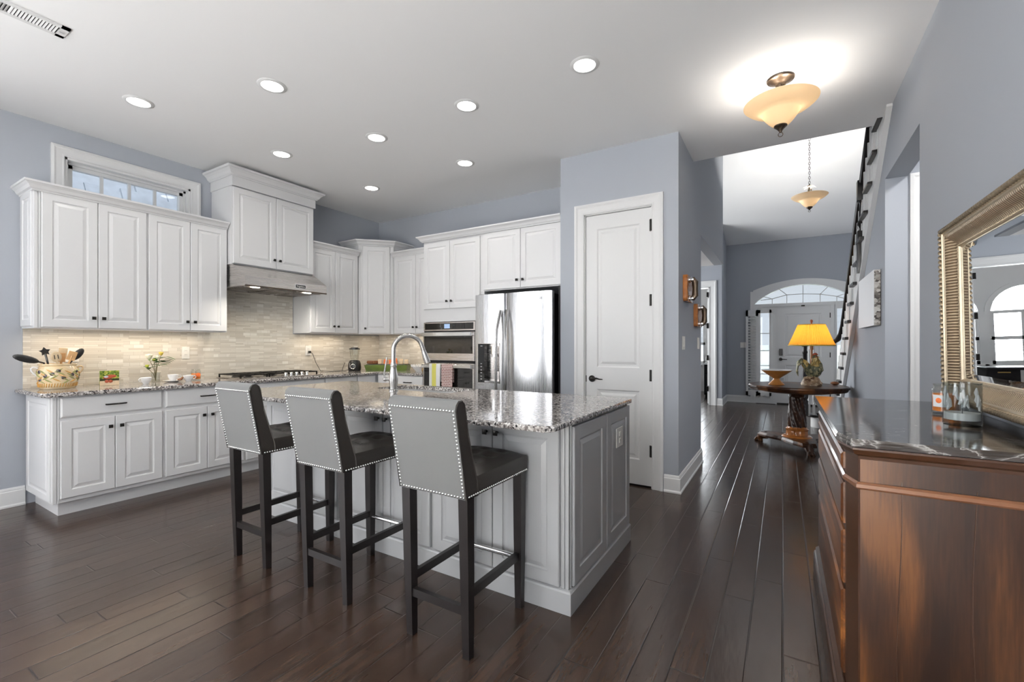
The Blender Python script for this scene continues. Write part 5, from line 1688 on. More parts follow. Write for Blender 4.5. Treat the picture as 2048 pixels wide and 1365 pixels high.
# outer stringer: sawtooth top, straight bottom
top = []
NT = 17
for n in range(NT, 0, -1):
    y = tread_y(n); z = RISE * n - .034
    top += [(y - .005, z), (y + RUN - .005, z)]
ye = top[-1][0]
bot = [(ye, 0.0), (ye - .05, 0.0)]
yb = top[0][0]
poly = top + [(ye, 0.0), (7.55, 0.0), (7.55, stair_z(7.55) - .245)] + [(yb, stair_z(yb) - .245)]
obj('stringer', yz(poly, .676, .70), 'trim_paint', r)
m = yz([(yb, stair_z(yb) - .245), (7.74, stair_z(7.74) - .245), (7.74, stair_z(7.74) - .205), (yb, stair_z(yb) - .205)], .664, .677)
obj('stringer_trim', m, 'trim_paint', r)
for n in range(NT, 0, -1):
    y = tread_y(n); z = RISE * n
    ext = 0.0 if n > 2 else (0.30 if n == 1 else 0.10)
    x0 = XO - .028 - ext
    m = MB().box(x0, 1.70, y - .02, y + RUN + .03, z - .033, z, .008)
    if n <= 2:
        cyy = y + RUN / 2; 
        m = MB().box(x0 + .10, 1.70, y - .03, y + RUN + .03, z - .033, z, .008)
        m.lathe([(0, z - .033), (RUN / 2 + .02, z - .033), (RUN / 2 + .03, z - .02), (RUN / 2 + .02, z), (0, z)], 28, (x0 + .10, cyy, 0))
    obj('tread', m, 'espresso_wood', r)
    xr = XO + .006 - ext + (.10 if n <= 2 else 0)
    m = MB().box(xr, 1.70, y + RUN - .03, y + RUN, max(0, z - RISE), z - .033)
    if n <= 2: m.cyl((xr, y + RUN / 2 - .01, z - RISE), (xr, y + RUN / 2 - .01, z - .033), RUN / 2 - .012, 24); m.box(xr, 1.70, y, y + .02, max(0, z - RISE), z - .033)
    obj('riser', m, 'trim_paint', r)
def rail_z(y): return 3.249 - 0.815 * (y - 5.223)
def baluster(x, y, z0, z1):
    m = MB()
    h = z1 - z0
    m.box(x - .016, x + .016, y - .016, y + .016, z0, z0 + .16)
    m.lathe([(.016, .16), (.011, .175), (.017, .20), (.0175, .26), (.011, h * .75), (.0105, h)], 10, (x, y, z0))
    return obj('baluster', m, 'trim_paint', r)
for n in range(15, 1, -1):
    for k in (0.045, 0.165):
        y = tread_y(n) + k
        baluster(.690, y, RISE * n, rail_z(y) - .03)
for k in range(6):
    a = R(150 + k * 30); cxn, cyn = .345, tread_y(1) + RUN / 2
    if k < 5: baluster(cxn + .12 * math.cos(a) + .06, cyn + .10 * math.sin(a), RISE, 1.24)
ytop = 4.70; pts = []
for k in range(17):
    y = ytop + (7.20 - ytop) * k / 16; pts.append((.690, y, rail_z(y)))
# easing down to the volute above the starting newel
pts += [(.690, 7.38, 1.505), (.680, 7.52, 1.40), (.655, 7.66, 1.325), (.61, 7.80, 1.285), (.54, 7.93, 1.272), (.45, 8.02, 1.270), (.36, 8.06, 1.270), (.28, 8.04, 1.270), (.235, 7.98, 1.270), (.24, 7.92, 1.270), (.29, 7.90, 1.270)]
m = MB().tube(pts, [.034] * (len(pts) - 3) + [.030, .026, .02], 12, flat=.85, up=(0, 0, 1))
obj('handrail', m, 'espresso_wood', r)
NWX, NWY = .285, 8.0
m = MB().lathe([(.045, RISE), (.045, RISE + .22), (.032, RISE + .24), (.044, RISE + .27), (.046, RISE + .35), (.030, .98), (.028, 1.12), (.036, 1.135), (.036, 1.15), (.026, 1.17), (.03, 1.225), (.062, 1.245), (.066, 1.262), (0, 1.262)], 24, (NWX, NWY, 0))
obj('newel_post', m, 'espresso_wood', r)
def post(y, z0, z1):
    m = MB().box(.645, .735, y - .045, y + .045, z0, z0 + .42, .004)
    m.lathe([(.045, z0 + .42), (.030, z0 + .44), (.044, z0 + .47), (.044, z0 + .50), (.030, z0 + .54), (.026, z1 - .18), (.034, z1 - .17), (.034, z1 - .15)], 20, (.69, y, 0))
    m.box(.645, .735, y - .045, y + .045, z1 - .15, z1 + .05, .004)
    return obj('newel_post', m, 'espresso_wood', r)
post(5.70, 1.98, rail_z(5.70))

# ------------------------------------------------------------------ hall centre table
TX, TY, TZ = .150, 6.52, .76
r = thing('pedestal_table', 'dark carved pedestal table with clipped corners in the hall', 'table', (TX, TY, 0))
def octo(rad, cut=.55, n=5):
    pts = []
    for k in range(8):
        a0 = R(22.5 + 45 * k)
        c = Vector((rad * math.cos(a0), rad * math.sin(a0)))
        for j in range(n):
            a = R(22.5 + 45 * k - 14 + 28 * j / (n - 1)); pts.append((rad * .985 * math.cos(a), rad * .985 * math.sin(a)))
    return pts
o8 = octo(.535)
m = MB().loft([[(x * k, y * k, z) for x, y in o8] for k, z in ((.90, TZ - .062), (.955, TZ - .060), (.965, TZ - .050), (.975, TZ - .032), (.99, TZ - .030), (1.0, TZ - .022), (1.0, TZ - .010), (.985, TZ))])
obj('tabletop', m, 'mahogany', r)
m = MB().lathe([(.36, TZ - .085), (.40, TZ - .062)], 32); m.lathe([(.085, TZ - .10), (.095, TZ - .085), (.36, TZ - .075)], 32)
obj('apron', m, 'mahogany', r)
def twist(a, k):
    return 1
rings = []; n = 48; nz = 46
for i in range(nz + 1):
    t = i / nz; z = .245 + t * .37; rad = .098 - .022 * t
    rings.append([((rad + .008 * math.sin(9 * (2 * PI * j / n) + t * 9.5)) * math.cos(2 * PI * j / n), (rad + .008 * math.sin(9 * (2 * PI * j / n) + t * 9.5)) * math.sin(2 * PI * j / n), z) for j in range(n)])
m = MB().loft(rings, smooth=True)
m.lathe([(.080, .612), (.088, .62), (.082, .64), (.076, .65), (.085, .676)], 36)
obj('column', m, 'mahogany', r)
m = MB().lathe([(.165, .125), (.150, .140), (.135, .146), (.112, .152)], 36)
m.lathe([(.118, .148), (.115, .155), (.112, .205), (.12, .212), (.124, .222), (.112, .23), (.107, .236), (.102, .25)], 36, mod=lambda a, k: 1 + (.05 * math.sin(14 * a) if k in (1, 2) else 0))
obj('carved_collar', m, 'amber_wood', r)
tri = []
FA = [R(155), R(285), R(35)]
for k in range(3):
    a0, a1 = FA[k], FA[(k + 1) % 3]
    if a1 < a0: a1 += 2 * PI
    tri.append((.45 * math.cos(a0 - .16), .45 * math.sin(a0 - .16))); tri.append((.45 * math.cos(a0 + .16), .45 * math.sin(a0 + .16)))
    for j in range(1, 8):
        a = a0 + .16 + (a1 - a0 - .32) * j / 8; rr = .45 - .235 * math.sin(PI * j / 8) ** .8
        tri.append((rr * math.cos(a), rr * math.sin(a)))
m = MB().loft([[(x * k, y * k, z) for x, y in tri] for k, z in ((.96, .075), (1.0, .082), (1.0, .100), (.965, .112), (.93, .125))])
obj('tripod_base', m, 'mahogany', r)
for a in FA:
    c_, s_ = math.cos(a), math.sin(a)
    m = MB().tube([(.36 * c_, .36 * s_, .085), (.42 * c_, .42 * s_, .075), (.445 * c_, .445 * s_, .045), (.455 * c_, .455 * s_, .022)], [.052, .05, .040, .030], 12)
    for q in (-1.2, -.4, .4, 1.2):
        b_ = a + q * .42
        m.tube([(.44 * c_ + .01 * math.cos(b_), .44 * s_ + .01 * math.sin(b_), .045), (.44 * c_ + .045 * math.cos(b_), .44 * s_ + .045 * math.sin(b_), .032), (.44 * c_ + .062 * math.cos(b_), .44 * s_ + .062 * math.sin(b_), .010), (.44 * c_ + .064 * math.cos(b_), .44 * s_ + .064 * math.sin(b_), 0.001)], [.015, .016, .012, .004], 8)
    m.lathe([(0, 0), (.03, 0), (.03, .03), (0, .03)], 12, (.44 * c_, .44 * s_, 0))
    obj('paw_foot', m, 'mahogany', r)

# footed bowl
r = thing('footed_bowl', 'orange-brown wooden footed bowl on the hall table', 'bowl', (-.065, 6.40, TZ))
m = MB().lathe([(0, 0), (.085, 0), (.088, .006), (.070, .028), (.038, .062), (.034, .078), (.05, .092), (.105, .130), (.160, .172), (.166, .180), (.158, .180), (.10, .140), (.04, .104), (0, .098)], 44)
obj('bowl', m, 'bowl_terracotta', r)
m = MB().lathe([(.160, .179), (.168, .180), (.1685, .186), (.158, .186), (.155, .181)], 44)
obj('rim', m, 'white_china', r)

# rooster table lamp
LX, LY = .298, 6.50
r = thing('rooster_lamp', 'ceramic rooster table lamp with pleated yellow shade', 'table lamp', (LX, LY, TZ))
rnd = random.Random(11); m = MB()
for k in range(70):
    a = rnd.uniform(0, 2 * PI); h = rnd.uniform(.012, .105); rr = (.112 - h * .55) * rnd.uniform(.75, 1.0)
    m.ell((rr * math.cos(a), rr * .8 * math.sin(a), h), (rnd.uniform(.014, .024),) * 2 + (rnd.uniform(.010, .016),), 8, 6)
m.lathe([(0, 0.001), (.105, .001), (.11, .02), (.08, .09), (.03, .115), (0, .118)], 24, sy=.8)
obj('rock_base', m, 'pebble', r)
def xz_tube(pts, rad, flat=1.0):
    m_ = MB(); rings = []
    P = [Vector((x, 0, z)) for x, z in pts]
    for i, p in enumerate(P):
        t = (P[min(i + 1, len(P) - 1)] - P[max(i - 1, 0)]).normalized(); nrm_ = Vector((-t.z, 0, t.x))
        rings.append([tuple(p + nrm_ * (rad[i] * math.cos(2 * PI * j / 18)) + Vector((0, 1, 0)) * (rad[i] * flat * math.sin(2 * PI * j / 18))) for j in range(18)])
    return m_.loft(rings, smooth=True)
m = xz_tube([(-.060, .150), (-.045, .165), (-.015, .178), (.025, .190), (.050, .215), (.052, .255), (.040, .30), (.030, .325), (.034, .345), (.048, .352), (.060, .348)],
            [.02, .055, .078, .088, .078, .058, .042, .032, .030, .024, .010], .85)
m.ell((.018, 0, .165), (.085, .068, .068), 18, 12)
m.ell((0.03, .05, .195), (.06, .02, .045), 12, 8, Matrix.Rotation(R(20), 4, 'Y')); m.ell((0.03, -.05, .195), (.06, .02, .045), 12, 8, Matrix.Rotation(R(20), 4, 'Y'))
for s_ in (-1, 1): m.tube([(.03, s_ * .03, .13), (.032, s_ * .032, .10)], .012, 8)
obj('rooster', m, 'rooster_feathers', r)
m = xz_tube([(.020, .19), (.045, .235), (.046, .275), (.038, .310), (.030, .335)], [.060, .064, .052, .042, .034], .95)
obj('hackle', m, 'rooster_hackle', r)
m = MB()
for k in range(9):
    q = (k - 4) / 4; yo = q * .028
    top_ = .325 - abs(q) * .05; rr = -.115 - .02 * math.cos(q * 2)
    m.tube([(-.040, yo * .4, .175), (-.070, yo * .8, .265 - abs(q) * .03), (-.100, yo, top_), (-.138, yo * 1.2, top_ - .04), (-.150, yo * 1.3, top_ - .12), (-.135, yo * 1.3, top_ - .165)], [.022, .026, .026, .022, .017, .006], 8, flat=.5)
obj('tail', m, 'rooster_feathers', r)
m = xz_tube([(-.035, .20), (-.060, .25), (-.080, .29), (-.095, .31)], [.035, .04, .032, .012], 1.0)
obj('saddle', m, 'rooster_hackle', r)
m = MB()
for x, z, q in ((.014, .365, .014), (.028, .378, .016), (.043, .382, .015), (.055, .376, .011)): m.ell((x, 0, z), (q * .8, .006, q), 10, 7)
m.ell((.052, .012, .322), (.009, .006, .019), 10, 7); m.ell((.052, -.012, .322), (.009, .006, .019), 10, 7); m.ell((.043, 0, .347), (.018, .027, .016), 10, 7)
obj('comb_and_wattle', m, 'rooster_red', r)
obj('beak', MB().tube([(.058, 0, .347), (.075, 0, .343), (.084, 0, .335)], [.010, .006, .001], 8), 'rooster_hackle', r)
m = MB().cyl((0, 0, .17), (0, 0, .43), .013, 12); m.cyl((0, 0, .43), (0, 0, .50), .02, 12); m.cyl((0, 0, .5), (0, 0, .745), .003, 8)
obj('stem', m, 'amber_wood', r)
S0, S1 = .484, .735
rings = []; n = 216
for k in range(13):
    t = k / 12; z = S0 + (S1 - S0) * t; rad = .238 - .102 * t ** .92
    rings.append([((rad + .0055 * math.sin(54 * 2 * PI * j / n)) * math.cos(2 * PI * j / n), (rad + .0055 * math.sin(54 * 2 * PI * j / n)) * math.sin(2 * PI * j / n), z) for j in range(n)])
m = MB().loft(rings, True, False, False, True)
shd = obj('lamp_shade', m, 'shade_silk', r, 80)
m = MB().lathe([(.237, S0 - .005), (.243, S0 - .003), (.243, S0 + .008), (.237, S0 + .010), (.2365, S0)], 60); m.lathe([(.134, S1 - .006), (.139, S1 - .004), (.138, S1 + .005), (.133, S1 + .006), (.1325, S1)], 60)
obj('shade_binding', m, 'petal_yellow', shd)
m = MB().lathe([(.004, .742), (.010, .748), (.008, .756), (.014, .77), (.016, .782), (.010, .795), (0, .80)], 18)
obj('finial', m, 'finial_amber', r)
bulb('rooster_lamp_bulb', (LX, LY, TZ + .60), 3.2, (1.0, .86, .62), .025)
# small dark trinket at the wall side of the table
tag(obj('pine_cone', MB().ell((.545, 6.72, TZ + .022), (.045, .04, .022), 14, 8), 'loaf_brown'), 'small brown pine cone at the wall edge of the hall table', 'pine cone')

# ------------------------------------------------------------------ things on the perimeter worktop
def at(x, y): return (x, y, CT)
# utensil crock
KX, KY = -4.88, 1.165
r = thing('utensil_crock', 'yellow glazed olive-painted crock with two looped handles', 'crock', at(KX, KY))
CP = [(0, 0), (.098, 0), (.104, .006), (.110, .04), (.118, .08), (.121, .115), (.118, .145), (.108, .168), (.104, .178), (.112, .186), (.112, .194), (.104, .196), (.098, .18), (.108, .14), (.108, .05), (.09, .014), (0, .012)]
obj('pot', MB().lathe(CP, 48), 'pot_glaze', r)
def pot_r(z):
    for (r0, z0), (r1, z1) in zip(CP[1:9], CP[2:10]):
        if z0 <= z <= z1: return r0 + (r1 - r0) * (z - z0) / (z1 - z0)
    return .11
def on_pot(a, z, d=0.0):
    q = pot_r(z) + d; return (q * math.cos(a), q * math.sin(a), z)
for s_ in (-1, 1):
    m = MB(); pts = []
    for k in range(13):
        t = k / 12; a_ = R(-60 + 240 * t)
        pts.append((0, s_ * (.130 + .028 * (math.sin(a_) * .4 + .6) * 1.0 - .0 if 0 else .122 + .032 * math.sin(PI * t)), .115 + .05 * t + .022 * math.sin(2 * PI * t - .4)))
    m.tube([(0, s_ * .117, .105), (0, s_ * .132, .122), (0, s_ * .146, .145), (0, s_ * .148, .162), (0, s_ * .138, .172), (0, s_ * .122, .170), (0, s_ * .112, .160)], [.007, .0065, .006, .006, .006, .006, .006], 10)
    obj('handle', m, 'white_china' if s_ < 0 else 'pot_glaze', r)
rnd = random.Random(5)
for k, (a, z) in enumerate(((-70, .135), (-48, .105), (-68, .075), (-12, .142), (2, .090), (-28, .12), (48, .135), (28, .11), (65, .085))):
    a = R(a); p = on_pot(a, z, .001)
    m = MB().ell(p, (.004, .014, .0135), 12, 8, Matrix.Rotation(a, 4, 'Z')); obj('olive_motif', m, 'olive_dark', r)
for k in range(30):
    a = R(-85 + 170 * ((k * 7) % 30) / 30); z = .055 + .095 * ((k * 11) % 30) / 30; tl = rnd.choice((-.7, .7)) 
    p0 = []
    for q in range(6):
        t = q / 5; p0.append(on_pot(a + .42 * (t - .5) * 1.0, z + .030 * (t - .5) * (1 if tl > 0 else -1), .0008))
    m = MB().tube(p0, [.0008, .0042, .0058, .0052, .0034, .0006], 6, up=(0, 0, 1))
    obj('leaf_motif', m, 'pot_leaf' if k % 3 else 'pot_ochre', r)
m = MB()
for k in range(44):
    a = 2 * PI * k / 44; m.tube([on_pot(a, .018, .001), on_pot(a + .06, .046, .001)], [.0035, .003], 6)
obj('woven_band', m, 'pot_ochre', r)['kind'] = 'stuff'

def utensil(name, label, base, mid, tip, mat, kind, ql=.05):
    """handle rising inside the crock, over the rim at mid, to a head ending at tip; positions relative to the crock"""
    b0 = Vector(base); m0 = Vector(mid); t0 = Vector(tip); d = (t0 - m0).normalized()
    r = thing(name, label, 'utensil', (KX, KY, CT))
    c = t0 - d * ql
    m = MB().tube([b0, b0.lerp(m0, .6), m0, m0.lerp(c, .5), c], [.0055, .006, .0065, .007, .007], 8); obj('handle', m, mat, r)
    m = MB()
    n_ = Vector((1, 0, 0)); n_ = (n_ - d * n_.dot(d)).normalized(); s_ = n_.cross(d).normalized()
    M = Matrix(((s_.x, d.x, n_.x, 0), (s_.y, d.y, n_.y, 0), (s_.z, d.z, n_.z, 0), (0, 0, 0, 1)))
    if kind == 'spoon': m.ell(c, (.027, ql, .011), 16, 10, M)
    elif kind == 'slot': m.ell(c, (.032, ql, .008), 18, 10, M)
    elif kind == 'spatula':
        st = len(m.v); m.box(-.026, .026, -ql, ql, -.004, .004, .003); m.xf(Matrix.Translation(c) @ M, st)
    elif kind == 'star':
        st = len(m.v); pts = [((.034 if k % 2 == 0 else .019) * math.cos(PI * k / 5 + .3), (.034 if k % 2 == 0 else .019) * math.sin(PI * k / 5 + .3)) for k in range(10)]
        m.prism(pts, -.007, .007); m.xf(Matrix.Translation(c) @ M, st)
    obj('head', m, mat, r)
    if kind == 'slot':
        for q in (-.009, .011):
            m2 = MB(); st = len(m2.v); m2.box(q - .0022, q + .0022, -.016, .016, .0055, .0088); m2.xf(Matrix.Translation(c) @ M, st); obj('slot', m2, 'dark_gap', r)
    return r
utensil('serving_spoon', 'long black spoon leaning left out of the crock', (.0, -.045, .05), (.0, -.078, .203), (.01, -.245, .262), 'black_plastic', 'spoon', .075)
utensil('star_whisk', 'black star-headed utensil standing in the crock', (-.05, -.02, .05), (-.05, -.045, .2), (-.05, -.068, .325), 'black_plastic', 'star', .034)
utensil('slotted_spoon', 'pale wooden spoon with two slots at the front of the crock', (.055, -.01, .05), (.075, -.02, .2), (.085, -.035, .292), 'pale_spoon_wood', 'slot', .042)
utensil('wooden_spoon', 'brown wooden spatula in the middle of the crock', (.01, .01, .05), (.02, .012, .2), (.022, .014, .280), 'spoon_wood', 'spatula', .036)
utensil('wooden_spatula', 'square-ended pale wooden spatula right of centre in the crock', (-.055, .02, .05), (-.060, .035, .2), (-.062, .048, .318), 'pale_spoon_wood', 'spatula', .045)
utensil('wooden_scraper', 'tilted wooden scraper at the right rim of the crock', (.045, .03, .05), (.055, .05, .2), (.058, .078, .290), 'spoon_wood', 'spatula', .036)
utensil('ladle', 'black ladle head leaning right out of the crock', (-.01, .05, .05), (-.01, .076, .203), (-.01, .152, .312), 'black_plastic', 'spoon', .055)

# picture card
r = thing('picture_card', 'small picture block of a red truck in a green garden, on the worktop', 'picture', (-4.875, 1.478, CT), R(84))
obj('block', B(-.062, .062, -.011, .011, 0, .125, b=.002), 'card_foliage', r)
obj('foreground', B(-.0615, .0615, -.0125, -.010, .001, .040), 'packet_cream', r)
m = MB().ell((.012, -.0115, .078), (.032, .003, .014), 12, 8); m.ell((-.012, -.0115, .066), (.030, .003, .012), 12, 8)
obj('truck_body', m, 'rooster_red', r)
m = MB().ell((-.02, -.012, .072), (.016, .003, .012), 10, 6); obj('windscreen', m, 'shingle', r)
obj('shadow_strip', B(-.0615, .0615, -.0122, -.0105, .040, .058), 'tray_dark', r)
for x in (-.018, .006): obj('red_fruit', MB().ell((x, -.013, .036), (.014, .004, .013), 12, 8), 'rooster_red', r)

def teacup(name, label, loc, rz, saucer=False, foot=True):
    r = thing(name, label, 'cup', loc, rz)
    b_ = 0.012 if saucer else 0
    if saucer: obj('saucer', MB().lathe([(0, .0), (.035, .0), (.045, .004), (.076, .013), (.077, .016), (.045, .009), (0, .006)], 36), 'white_china', r)
    obj('cup', MB().lathe([(0, b_), (.020, b_), (.021, b_ + .004), (.030, b_ + .014), (.040, b_ + .036), (.043, b_ + .056), (.0415, b_ + .057), (.038, b_ + .038), (.028, b_ + .018), (0, b_ + .012)], 32), 'white_china', r)
    obj('handle', MB().tube([(0, .036, b_ + .046), (0, .054, b_ + .050), (0, .064, b_ + .038), (0, .054, b_ + .022), (0, .034, b_ + .020)], .0038, 8), 'white_china', r)
    return r
teacup('teacup', 'white teacup left of the flower vase', (-4.80, 1.705, CT), R(200))
cs = teacup('teacup', 'white teacup on a saucer beside the flower vase', (-4.835, 1.925, CT), R(-5), True)
obj('biscuit', MB().tube([(.052, .02, .020), (.060, .045, .026), (.064, .060, .045)], [.008, .012, .005], 8), 'loaf_brown', cs)
teacup('teacup', 'small white teacup left of the orange jar candle', (-4.80, 2.035, CT), R(0))

# flowers
FXx, FYy = -4.955, 1.835
r = thing('flower_vase', 'clear glass vase of cream and yellow roses between the teacups', 'vase', (FXx, FYy, CT))
obj('vase', MB().lathe([(0, 0), (.030, 0), (.033, .004), (.032, .03), (.034, .075), (.038, .088), (.036, .088), (.031, .07), (.029, .008), (0, .006)], 28), 'jar_glass', r)
heads = [((-.0, -.050, .235), 'petal_cream', .036), ((.01, .038, .262), 'petal_yellow', .024), ((.02, -.072, .150), 'bud_green', .020), ((.0, .012, .225), 'petal_cream', .026), ((.02, -.022, .205), 'bud_green', .015)]
m = MB()
for (x, y, z), mt_, q in heads:
    m.tube([(0, 0, .012), (x * .2, y * .25, z * .5), (x, y, z - q * .6)], [.0025, .0025, .002], 6)
obj('stems', m, 'stem_green', r)
def rose(c, q, mat):
    m_ = MB()
    m_.ell(c, (q * .62, q * .62, q * .75), 12, 8)
    for k in range(7):
        a = 2 * PI * k / 7; p = Vector(c) + Vector((math.cos(a), math.sin(a), -.12)) * q * .42
        Mx = Matrix.Rotation(a, 4, 'Z') @ Matrix.Rotation(R(22), 4, 'Y')
        m_.ell(p, (q * .22, q * .52, q * .72), 10, 7, Mx)
    return obj('rose', m_, mat, r)
for c, mt_, q in heads: rose(c, q, mt_)
def leaf(p0, dirv, ln, wd):
    d = Vector(dirv).normalized(); m_ = MB(); up = Vector((0, 0, 1)); s_ = d.cross(up).normalized(); rings = []
    for k in range(8):
        t = k / 7; c = Vector(p0) + d * ln * t + Vector((0, 0, -.25 * ln * t * t)); w = wd * math.sin(PI * min(1, t * .94 + .05)) ** .8
        rings.append([tuple(c - s_ * w + up * w * .25), tuple(c + up * .0008), tuple(c + s_ * w + up * w * .25), tuple(c - up * .0012)])
    return m_.loft(rings, True, True, True, True)
rnd = random.Random(3)
for k in range(17):
    t = rnd.uniform(.45, .95); h_ = rnd.choice(heads[:4])[0]
    p = (h_[0] * t, h_[1] * t, .09 + (h_[2] - .09) * t * .95)
    a = rnd.uniform(0, 2 * PI); sgn = 1 if k % 2 else -1
    obj('leaf', leaf(p, (rnd.uniform(-.5, .7), sgn * rnd.uniform(.3, 1), rnd.uniform(-.1, .6)), rnd.uniform(.045, .075), rnd.uniform(.012, .018)), 'leaf_green', r)
for k in range(6):
    obj('leaf', leaf((.01, .02 + .012 * k, .15 + .016 * k), (.5, .8, .35 - .1 * k), .07, .018), 'leaf_green', r)

c3 = jar_candle('jar_candle', 'orange jar candle with an orange-slice label on the kitchen worktop', (-4.885, 2.135, CT), .040, .108, 'candle_wax', .066)
m = MB().ell((.041, .004, .052), (.003, .020, .021), 18, 10); obj('orange_slice', m, 'packet_orange', c3)
m = MB().lathe([(.0425, .060), (.0435, .061), (.0435, .063), (.0425, .064)], 24); 
obj('wire_clip', MB().tube([(.036, -.02, .095), (.042, -.022, .088), (.042, -.020, .075)], .004, 6), 'chrome', c3)

# blender with cord
BX, BY = -4.84, 3.985
r = thing('blender', 'black countertop blender with clear jar in the kitchen corner', 'blender', (BX, BY, CT), R(35))
obj('motor_base', MB().lathe([(0, 0), (.074, 0), (.080, .008), (.083, .05), (.078, .10), (.066, .132), (.052, .142), (0, .142)], 32, sy=.92), 'black_plastic', r)
obj('jar', MB().lathe([(.046, .142), (.046, .150), (.054, .17), (.064, .28), (.066, .285), (.063, .285), (.050, .17), (.042, .152)], 28), 'jar_glass', r)
obj('lid', MB().lathe([(0, .310), (.046, .310), (.05, .300), (.068, .298), (.070, .282), (0, .282)], 12), 'black_plastic', r)
m = MB(); m.tube([(.030 * math.cos(2 * PI * k / 22), -.0765 - .0, .060 + .030 * math.sin(2 * PI * k / 22)) for k in range(23)], .0042, 6, cap=False)
obj('dial_ring', m, 'chrome', r)
obj('dial_pointer', MB().tube([(-.002, -.076, .085), (.002, -.077, .11)], [.005, .002], 6), 'chrome', r)
obj('highlight_strip', MB().box(-.045, -.040, -.068, -.060, .045, .105), 'marking_grey', r)  # pale strip painted on as a highlight of the dark base
m = MB(); pl = (SPX + .012, 3.490, CT + .255)
m.tube([pl, (SPX + .06, 3.50, CT + .235), (SPX + .07, 3.54, CT + .12), (SPX + .08, 3.60, CT + .012), (SPX + .14, 3.72, CT + .004), (SPX + .18, 3.86, CT + .006), (BX - .06, BY - .11, CT + .004), (BX - .02, BY - .085, CT + .02)], .0032, 6)
cd = tag(obj('power_cord', m, 'cord_black'), 'black power cord from the outlet to the blender', 'cord')
obj('plug', MB().box(SPX + .006, SPX + .035, 3.474, 3.500, CT + .242, CT + .268, .004), 'cord_black', cd)
m = MB().tube([(BX - .10, BY - .12, CT + .004), (BX - .09, BY - .11, CT + .05), (BX - .08, BY - .09, CT + .11)], .0032, 6)
tag(obj('cord_loop', m, 'cord_black'), 'loose black cord loop standing up left of the blender', 'cord')

# green tray, loaf and packets in the corner
r = thing('serving_tray', 'long dark green serving tray in the corner behind the blender', 'tray', (-4.56, 4.31, CT), R(30))
W_, D_ = .29, .11
rings = [[(x * k, y * k2, z) for x, y in ((-W_, -D_), (W_, -D_), (W_, D_), (-W_, D_))] for k, k2, z in ((.93, .88, 0), (1.0, 1.0, .075), (.975, .95, .075), (.92, .86, .008))]
obj('tray', MB().loft(rings), 'tray_green', r)
obj('lining', B(-W_ * .93, W_ * .93, -D_ * .86, D_ * .86, .060, .085, b=.006), 'tray_dark', r)
tag(obj('bread_loaf', MB().box(-4.830, -4.690, 4.17, 4.27, CT + .0855, CT + .130, .018), 'loaf_brown'), 'brown loaf lying on the left end of the green tray', 'bread')
rnd = random.Random(9)
for k in range(6):
    t = k / 5; x = -4.665 + .30 * t; y = 4.262 + .19 * t
    o = obj('snack_packet', MB().box(-.024, .024, -.016, .016, 0, .058 + rnd.uniform(0, .02), .006), 'packet_orange' if k in (1, 2, 3) else 'packet_cream')
    o.location = (x, y, CT + .0855); o.rotation_euler = (0, R(rnd.uniform(-8, 8)), R(33))
    tag(o, ['cream packet beside the loaf on the green tray', 'orange-red packet on the green tray, first of three from the loaf', 'orange-red packet on the green tray, second of three from the loaf', 'orange-red packet on the green tray, farthest of three from the loaf', 'cream packet right of the orange packets on the green tray', 'cream packet at the right end of the green tray'][k], 'packet', 'packets on the green tray')
# white serving bowl and shell behind the faucet
r = thing('serving_bowl', 'white pierced-rim serving bowl on the back worktop behind the faucet', 'bowl', (-3.98, 4.33, CT))
obj('bowl', MB().lathe([(0, 0), (.075, 0), (.08, .008), (.115, .045), (.128, .068), (.124, .070), (.11, .05), (.07, .014), (0, .01)], 36), 'white_china', r)
m = MB()
for k in range(22):
    a = 2 * PI * k / 22; m.tube([(.126 * math.cos(a), .126 * math.sin(a), .066), (.132 * math.cos(a), .132 * math.sin(a), .092)], [.010, .006], 6)
    
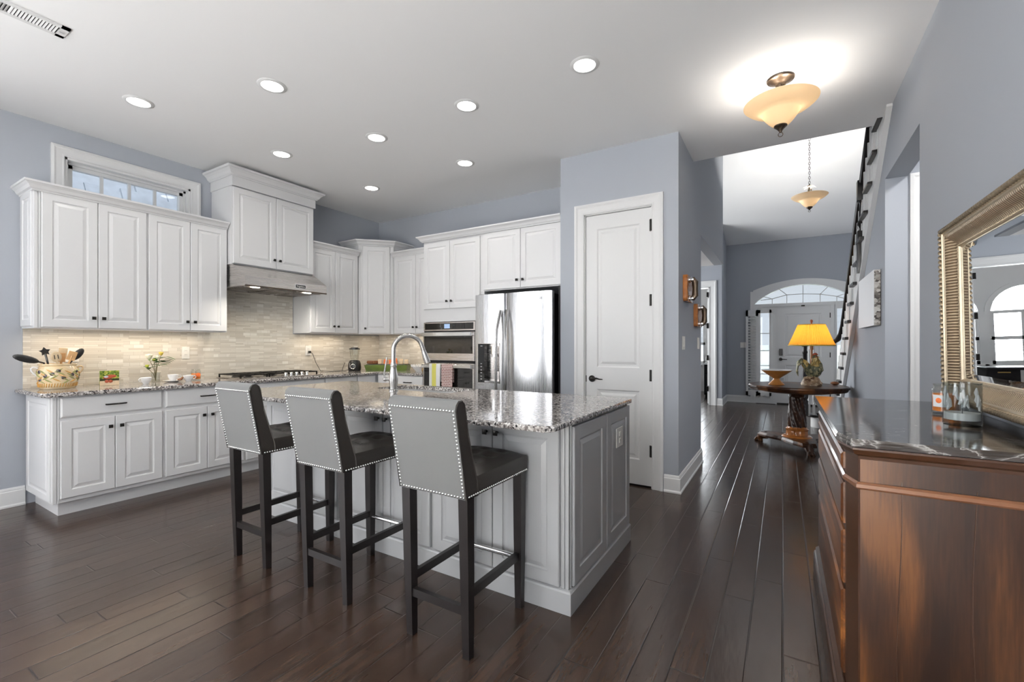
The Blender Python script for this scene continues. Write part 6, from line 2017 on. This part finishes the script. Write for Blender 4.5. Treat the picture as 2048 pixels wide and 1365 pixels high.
obj('rim_beads', m, 'white_china', r)['kind'] = 'stuff'
r = thing('shell_dish', 'small brown and cream shell-shaped dish right of the white bowl', 'dish', (-3.79, 4.24, CT), R(20))
m = MB()
rings = []
for k in range(9):
    t = k / 8; a = R(200 - 150 * t); q = .012 + .042 * math.sin(PI * t)
    c = Vector((.07 * math.cos(a), 0, .032 + .030 * math.sin(a) + .005))
    rings.append([tuple(c + Vector((0, q * math.cos(2 * PI * j / 16), q * .7 * math.sin(2 * PI * j / 16)))) for j in range(16)])
m.loft(rings, True, True, True, True)
mz = min(p[2] for p in m.v); m.v = [(a, b_, c_ - mz) for a, b_, c_ in m.v]
obj('shell', m, 'shell_gold', r)

# ------------------------------------------------------------------ study furniture glimpsed through the opening and the mirror
r = thing('study_desk', 'black desk with gold mounts in the study beyond the hall', 'desk', (-2.45, 11.45, 0))
m = MB().box(-.75, .75, -.35, .35, .72, .77, .008); obj('desktop', m, 'furniture_black', r)
for x in (-.52, .52):
    p = obj('pedestal', B(x - .2, x + .2, -.32, .32, .02, .72), 'furniture_black', r)
    for z in (.25, .48, .68): obj('drawer_pull', MB().box(x - .08, x + .08, -.335, -.318, z - .01, z + .01, .003), 'lamp_gold', p)
r = thing('desk_chair', 'black chair with gold arm in front of the study window', 'chair', (-2.95, 12.1, 0))
m = MB().box(-.28, .28, -.26, .26, .38, .48, .03); obj('seat', m, 'furniture_black', r)
obj('backrest', MB().box(-.28, .28, .20, .28, .45, 1.0, .03), 'furniture_black', r)
for s_ in (-1, 1):
    obj('arm', MB().tube([(s_ * .29, .2, .70), (s_ * .31, 0, .72), (s_ * .31, -.2, .70), (s_ * .30, -.24, .62), (s_ * .29, -.22, .44)], .022, 10), 'lamp_gold', r)
    for y in (-.22, .22): obj('leg', MB().cyl((s_ * .24, y, 0), (s_ * .24, y, .39), .018, 10, .024), 'furniture_black', r)
r = thing('storage_cabinet', 'low black cabinet just inside the study opening', 'cabinet', (-1.42, 11.9, 0))
obj('carcass', B(-.2, .2, -.25, .25, .05, .78), 'furniture_black', r)
obj('top', B(-.22, .22, -.27, .27, .78, .82), 'white_china', r)
obj('door', B(-.18, .18, -.262, -.248, .1, .55), 'black_plastic', r); obj('drawer', B(-.18, .18, -.262, -.248, .57, .75), 'espresso_wood', r)
obj('foot', MB().box(-.18, .18, -.22, .22, 0, .05), 'furniture_black', r)
tag(obj('printer', MB().box(-1.60, -1.26, 11.75, 12.05, .8205, .98, .02), 'white_plastic'), 'white printer on the low black cabinet in the study', 'printer')
